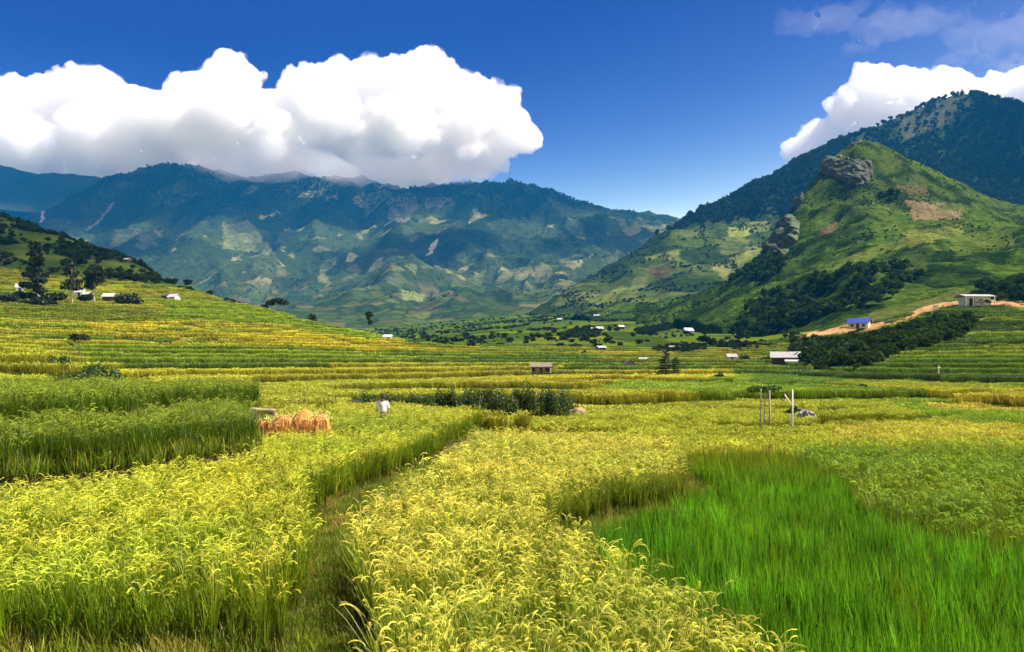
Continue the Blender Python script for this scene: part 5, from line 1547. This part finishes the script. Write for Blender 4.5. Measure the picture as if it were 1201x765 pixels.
# forested mountain
x, y = jgrid(-150, 2250, 1250, 2780, 8.5)
z = mb_z(x, y); px = x / y * FPX + CXP; py = HOR - z / y * FPX
lowm = sstep(-8, 8, py - np.interp(px, [600, 700, 760, 800, 860, 900, 960, 1300], [318, 305, 278, 264, 258, 252, 262, 300]))
dens = (1 - lowm) * (.55 + .45 * sstep(-.3, .1, fbm(x / 70, y / 70, 801, 3)))
bare = inpoly(px, py, [(1040, 140), (1130, 100), (1150, 132), (1100, 155), (1062, 170), (1040, 165)]) | inpoly(px, py, [(990, 148), (1040, 132), (1055, 150), (1000, 168)])
dens = np.where(bare, dens * .22, dens)
m = (rng.uniform(0, 1, x.shape) < dens) & (px > 560) & (px < 1330)
x, y, z = x[m], y[m], z[m]; n = len(x)
tt = np.array([.030, .050, .018]) * (1 + .5 * fbm(x / 90, y / 90, 805, 3) + rng.normal(0, .25, n))[:, None]
s = rng.uniform(7, 14, n)
tag(scatter('forest', 'wood_tree', np.stack([x, y, z - 1], 1), s, np.clip(tt, .004, .2), .03), 'dense dark forest covering the mountain behind the green hill', 'forest', None, 'stuff')
print('WOOD', n)

# scrub on the lower flank of that mountain
x, y = jgrid(-50, 900, 1000, 1700, 5)
z = mb_z(x, y); px = x / y * FPX + CXP; py = HOR - z / y * FPX
m = (rng.uniform(0, 1, x.shape) < .5 * sstep(.0, .3, fbm(x / 60, y / 60, 811, 4))) & (px > 580) & (px < 960)
x, y, z = x[m], y[m], z[m]; n = len(x)
tt = np.array([.036, .062, .018]) * (1 + rng.normal(0, .25, n))[:, None]
tag(scatter('scrub', 'scrub', np.stack([x, y, z - .5], 1), rng.uniform(2.0, 6, n), np.clip(tt, .004, .2)), 'dark scrub in patches on the lower flank of the forested mountain', 'scrub', None, 'stuff')

# far mountain wall
x, y = jgrid(-3100, 1500, 1700, 4650, 11.5)
z = ma_z(x, y); px = x / y * FPX + CXP; py = HOR - z / y * FPX
hi = sstep(262, 225, py)
dens = np.clip(.22 + .78 * hi, 0, 1) * sstep(.02, .16, fbm(x / 150, y / 190, 821, 5) + .30 * hi)
m = (rng.uniform(0, 1, x.shape) < dens) & (px > -60) & (px < 960) & (py < 350)
x, y, z = x[m], y[m], z[m]; n = len(x)
tt = np.array([.034, .056, .019]) * (1 + .4 * fbm(x / 200, y / 200, 825, 3) + rng.normal(0, .25, n))[:, None]
tag(scatter('forest', 'wood_tree', np.stack([x, y, z - 2], 1), rng.uniform(3.5, 6 + 7 * sstep(262, 225, py[m]), n), np.clip(tt, .004, .2), .03), 'blue green forest over the far mountain wall at the valley end', 'forest', None, 'stuff')
print('WOOD', n)

# scrub on the green hill
x, y = jgrid(20, 900, 330, 1010, 2.7)
z = hill_z(x, y); px = x / y * FPX + CXP; py = HOR - z / y * FPX
f1 = fbm(x / 40, y / 60, 831, 4); qx = px + 22 * fbm(x / 22, y / 30, 833, 4); qy = py + 12 * fbm(x / 22, y / 30, 834, 4); px0, py0 = px, py; px, py = qx, qy
dens = .55 * sstep(.06, .32, f1) + .05
wood = inpoly(px, py, [(860, 400), (875, 365), (900, 345), (960, 325), (1010, 318), (1060, 312), (1080, 325), (1050, 345), (1000, 366), (950, 385), (900, 402)])
wood2 = inpoly(px, py, [(1032, 232), (1050, 227), (1064, 231), (1058, 238), (1040, 240)]) | inpoly(px, py, [(1150, 338), (1201, 330), (1230, 340), (1230, 356), (1150, 352)]) | inpoly(px, py, [(860, 330), (900, 300), (925, 302), (905, 330)])
dens = np.where(wood, .04 + .66 * sstep(-.16, .22, fbm(x / 20, y / 34, 837, 4)), dens); dens = np.where(wood2, .7, dens)
clearz = inpoly(px, py, [(940, 398), (1010, 372), (1060, 358), (1130, 338), (1140, 345), (1070, 370), (1000, 392)]) | inpoly(px, py, [(1063, 236), (1128, 240), (1128, 258), (1072, 260)]) | inpoly(px, py, [(955, 322), (1040, 281), (1128, 262), (1130, 278), (1050, 296), (985, 324)])
dens = np.where(clearz, .02, dens); px, py = px0, py0
m = (rng.uniform(0, 1, x.shape) < dens) & (px > 620) & (px < 1330)
x, y, z, wd = x[m], y[m], z[m], (wood | wood2)[m]; n = len(x)
tt = np.where(wd[:, None], np.array([.046, .084, .017]), np.array([.050, .090, .016])) * (1 + .4 * fbm(x / 30, y / 30, 835, 2) + rng.normal(0, .25, n))[:, None]
s = np.where(wd, rng.uniform(1.8, 6.5, n) , rng.uniform(.8, 2.6, n) * sstep(200, 900, y * 1.0 + 200))
tag(scatter('scrub', 'wood_tree', np.stack([x, y, z - .4], 1), s, np.clip(tt, .004, .2), .05, sclz=s * np.where(wd, .95, .6)), 'dark thickets and bushes scattered over the green hill', 'scrub', None, 'stuff')
print('WOOD', n)

# dark hill on the left
x, y = jgrid(-620, -60, 330, 720, 3.2)
z, code, lev, flat, cz, nat = ground_info(x, y); px = x / y * FPX + CXP
m = (nat > .5) & (rng.uniform(0, 1, x.shape) < .04 + .6 * sstep(-.08, .25, fbm(x / 40, y / 50, 841, 4))) & (px > -140) & (px < 330)
x, y, z = x[m], y[m], z[m]; n = len(x)
tt = np.array([.038, .066, .016]) * (1 + rng.normal(0, .25, n))[:, None]
s = rng.uniform(1.5, 5.5, n)
tag(scatter('scrub', 'wood_tree', np.stack([x, y, z - .4], 1), s, np.clip(tt, .004, .2), .05, sclz=s * .7), 'dark bushes over the shaded hillside above the hamlet', 'scrub', None, 'stuff')

# shrubby bank under the two houses on the right
x, y = jgrid(55, 190, 150, 330, 1.6)
z, code, lev, flat, cz, nat = ground_info(x, y); px = x / y * FPX + CXP + 7 * fbm(x / 8, y / 10, 855, 3); py = HOR - cz / y * FPX + 5 * fbm(x / 8, y / 10, 856, 3)
m = np.zeros(x.shape, bool)
for poly in SHRUB: m |= inpoly(px, py, poly)
m &= rng.uniform(0, 1, x.shape) < .10 + .70 * sstep(-.15, .2, fbm(x / 12, y / 18, 851, 4))
x, y, z = x[m], y[m], z[m]; n = len(x)
tt = np.array([.048, .090, .017]) * (1 + .4 * fbm(x / 9, y / 9, 853, 2) + rng.normal(0, .22, n))[:, None]
s = rng.uniform(1.6, 4.2, n)
tag(scatter('scrub', 'wood_tree', np.stack([x, y, z - .3], 1), s, np.clip(tt, .004, .2), .05, sclz=s * .8), 'dark shrubs on the bank below the blue roofed house and the big house', 'scrub', None, 'stuff')
print('SHRUB', n)

# dark thickets and hedgerows in the valley beyond
x, y = jgrid(-330, 330, 330, 1350, 2.6)
z, code, lev, flat, cz, nat = ground_info(x, y); px = x / y * FPX + CXP; py = HOR - z / y * FPX
va, vb, ve = voronoi(x / 46 + .5 * gnoise(x / 60, y / 60, 5), y / 30, 105)
dens = .5 * (ve < .05) * (vb > .6) + .35 * sstep(.36, .46, fbm(x / 55, y / 40, 861, 3))
for poly in ([(660, 392), (690, 384), (706, 388), (700, 396), (665, 397)], [(745, 388), (800, 376), (845, 372), (845, 378), (800, 384), (750, 394)], [(760, 410), (800, 406), (830, 408), (830, 413), (770, 415)], [(815, 398), (850, 402), (900, 410), (900, 416), (850, 410)]):
    dens = np.where(inpoly(px, py, poly), .9, dens)
m = (rng.uniform(0, 1, x.shape) < dens) & (px > 380) & (px < 940)
x, y, z = x[m], y[m], z[m]; n = len(x)
tt = np.array([.036, .062, .018]) * (1 + rng.normal(0, .22, n))[:, None]
s = rng.uniform(1.2, 4.0, n)
tag(scatter('scrub', 'scrub', np.stack([x, y, z - .3], 1), s * 1.2, np.clip(tt, .004, .2), .05, sclz=s * 1.1), 'dark hedgerows and thickets between the far valley fields', 'scrub', None, 'stuff')
print('HEDGE', n)
mid_field('rice_field', 'rice_patch', .56, 28.5, 62, 1.0, 'banded ripe rice terraces on the flat valley floor beyond the near paddies')
mid_field('rice_field', 'rice_tile', 1.15, 61, 165, 1.0, 'striped rice terraces across the middle of the valley')
mid_field('rice_field', 'rice_far', 2.1, 163, 450, 1.0, 'far yellow and green rice terraces climbing both sides of the valley', dy=1.7)

# rough grass on the path and banks
proto_set('grass_tuft', [rice_clump(r_, 16, .10, .17, 2, 0, .007, 3).mesh('grass_tuft') for _ in range(6)], M_RICE)
x, Y = jgrid(-26, 12, 6, 46, .105)
z, code, lev, flat, cz, nat = ground_info(x, Y)
edge = (code == -1)
for ddx, ddy in ((.16, 0), (-.16, 0), (0, .16), (0, -.2)): edge |= (Y < 45) & (ground_info(x + ddx, Y + ddy)[1] == -1)
m = edge & inview(x, Y) & (fbm(x / .6, Y / .6, 701, 3) > -.45)
x, Y, z = x[m], Y[m], z[m]
n = len(x)
dry = sstep(0, .5, fbm(x / .8, Y / .8, 705, 3))[:, None] * np.where(x < -6, .25, 1.0)[:, None]
tt = (np.array([.13, .19, .013]) * (1 - dry) + np.array([.30, .25, .05]) * dry) * (1 + rng.normal(0, .18, n))[:, None]
s = rng.uniform(.5, 1.35, n) * np.where(x < -6, 1.7, 1.0) * np.where((Y < 10.2) & (x < -2.9), 2.0, 1.0) * np.where((x < -5.5) & (Y > 15) & (Y < 26), 1.5, 1.0) * np.where((x > 0) & (Y > 15), 1.25, 1.0)
o = scatter('path_grass', 'grass_tuft', np.stack([x, Y, z - .01], 1), s, np.clip(tt, .01, .5), .2)
tag(o, 'short trodden grass on the path and banks between paddies', 'grass', None, 'stuff')
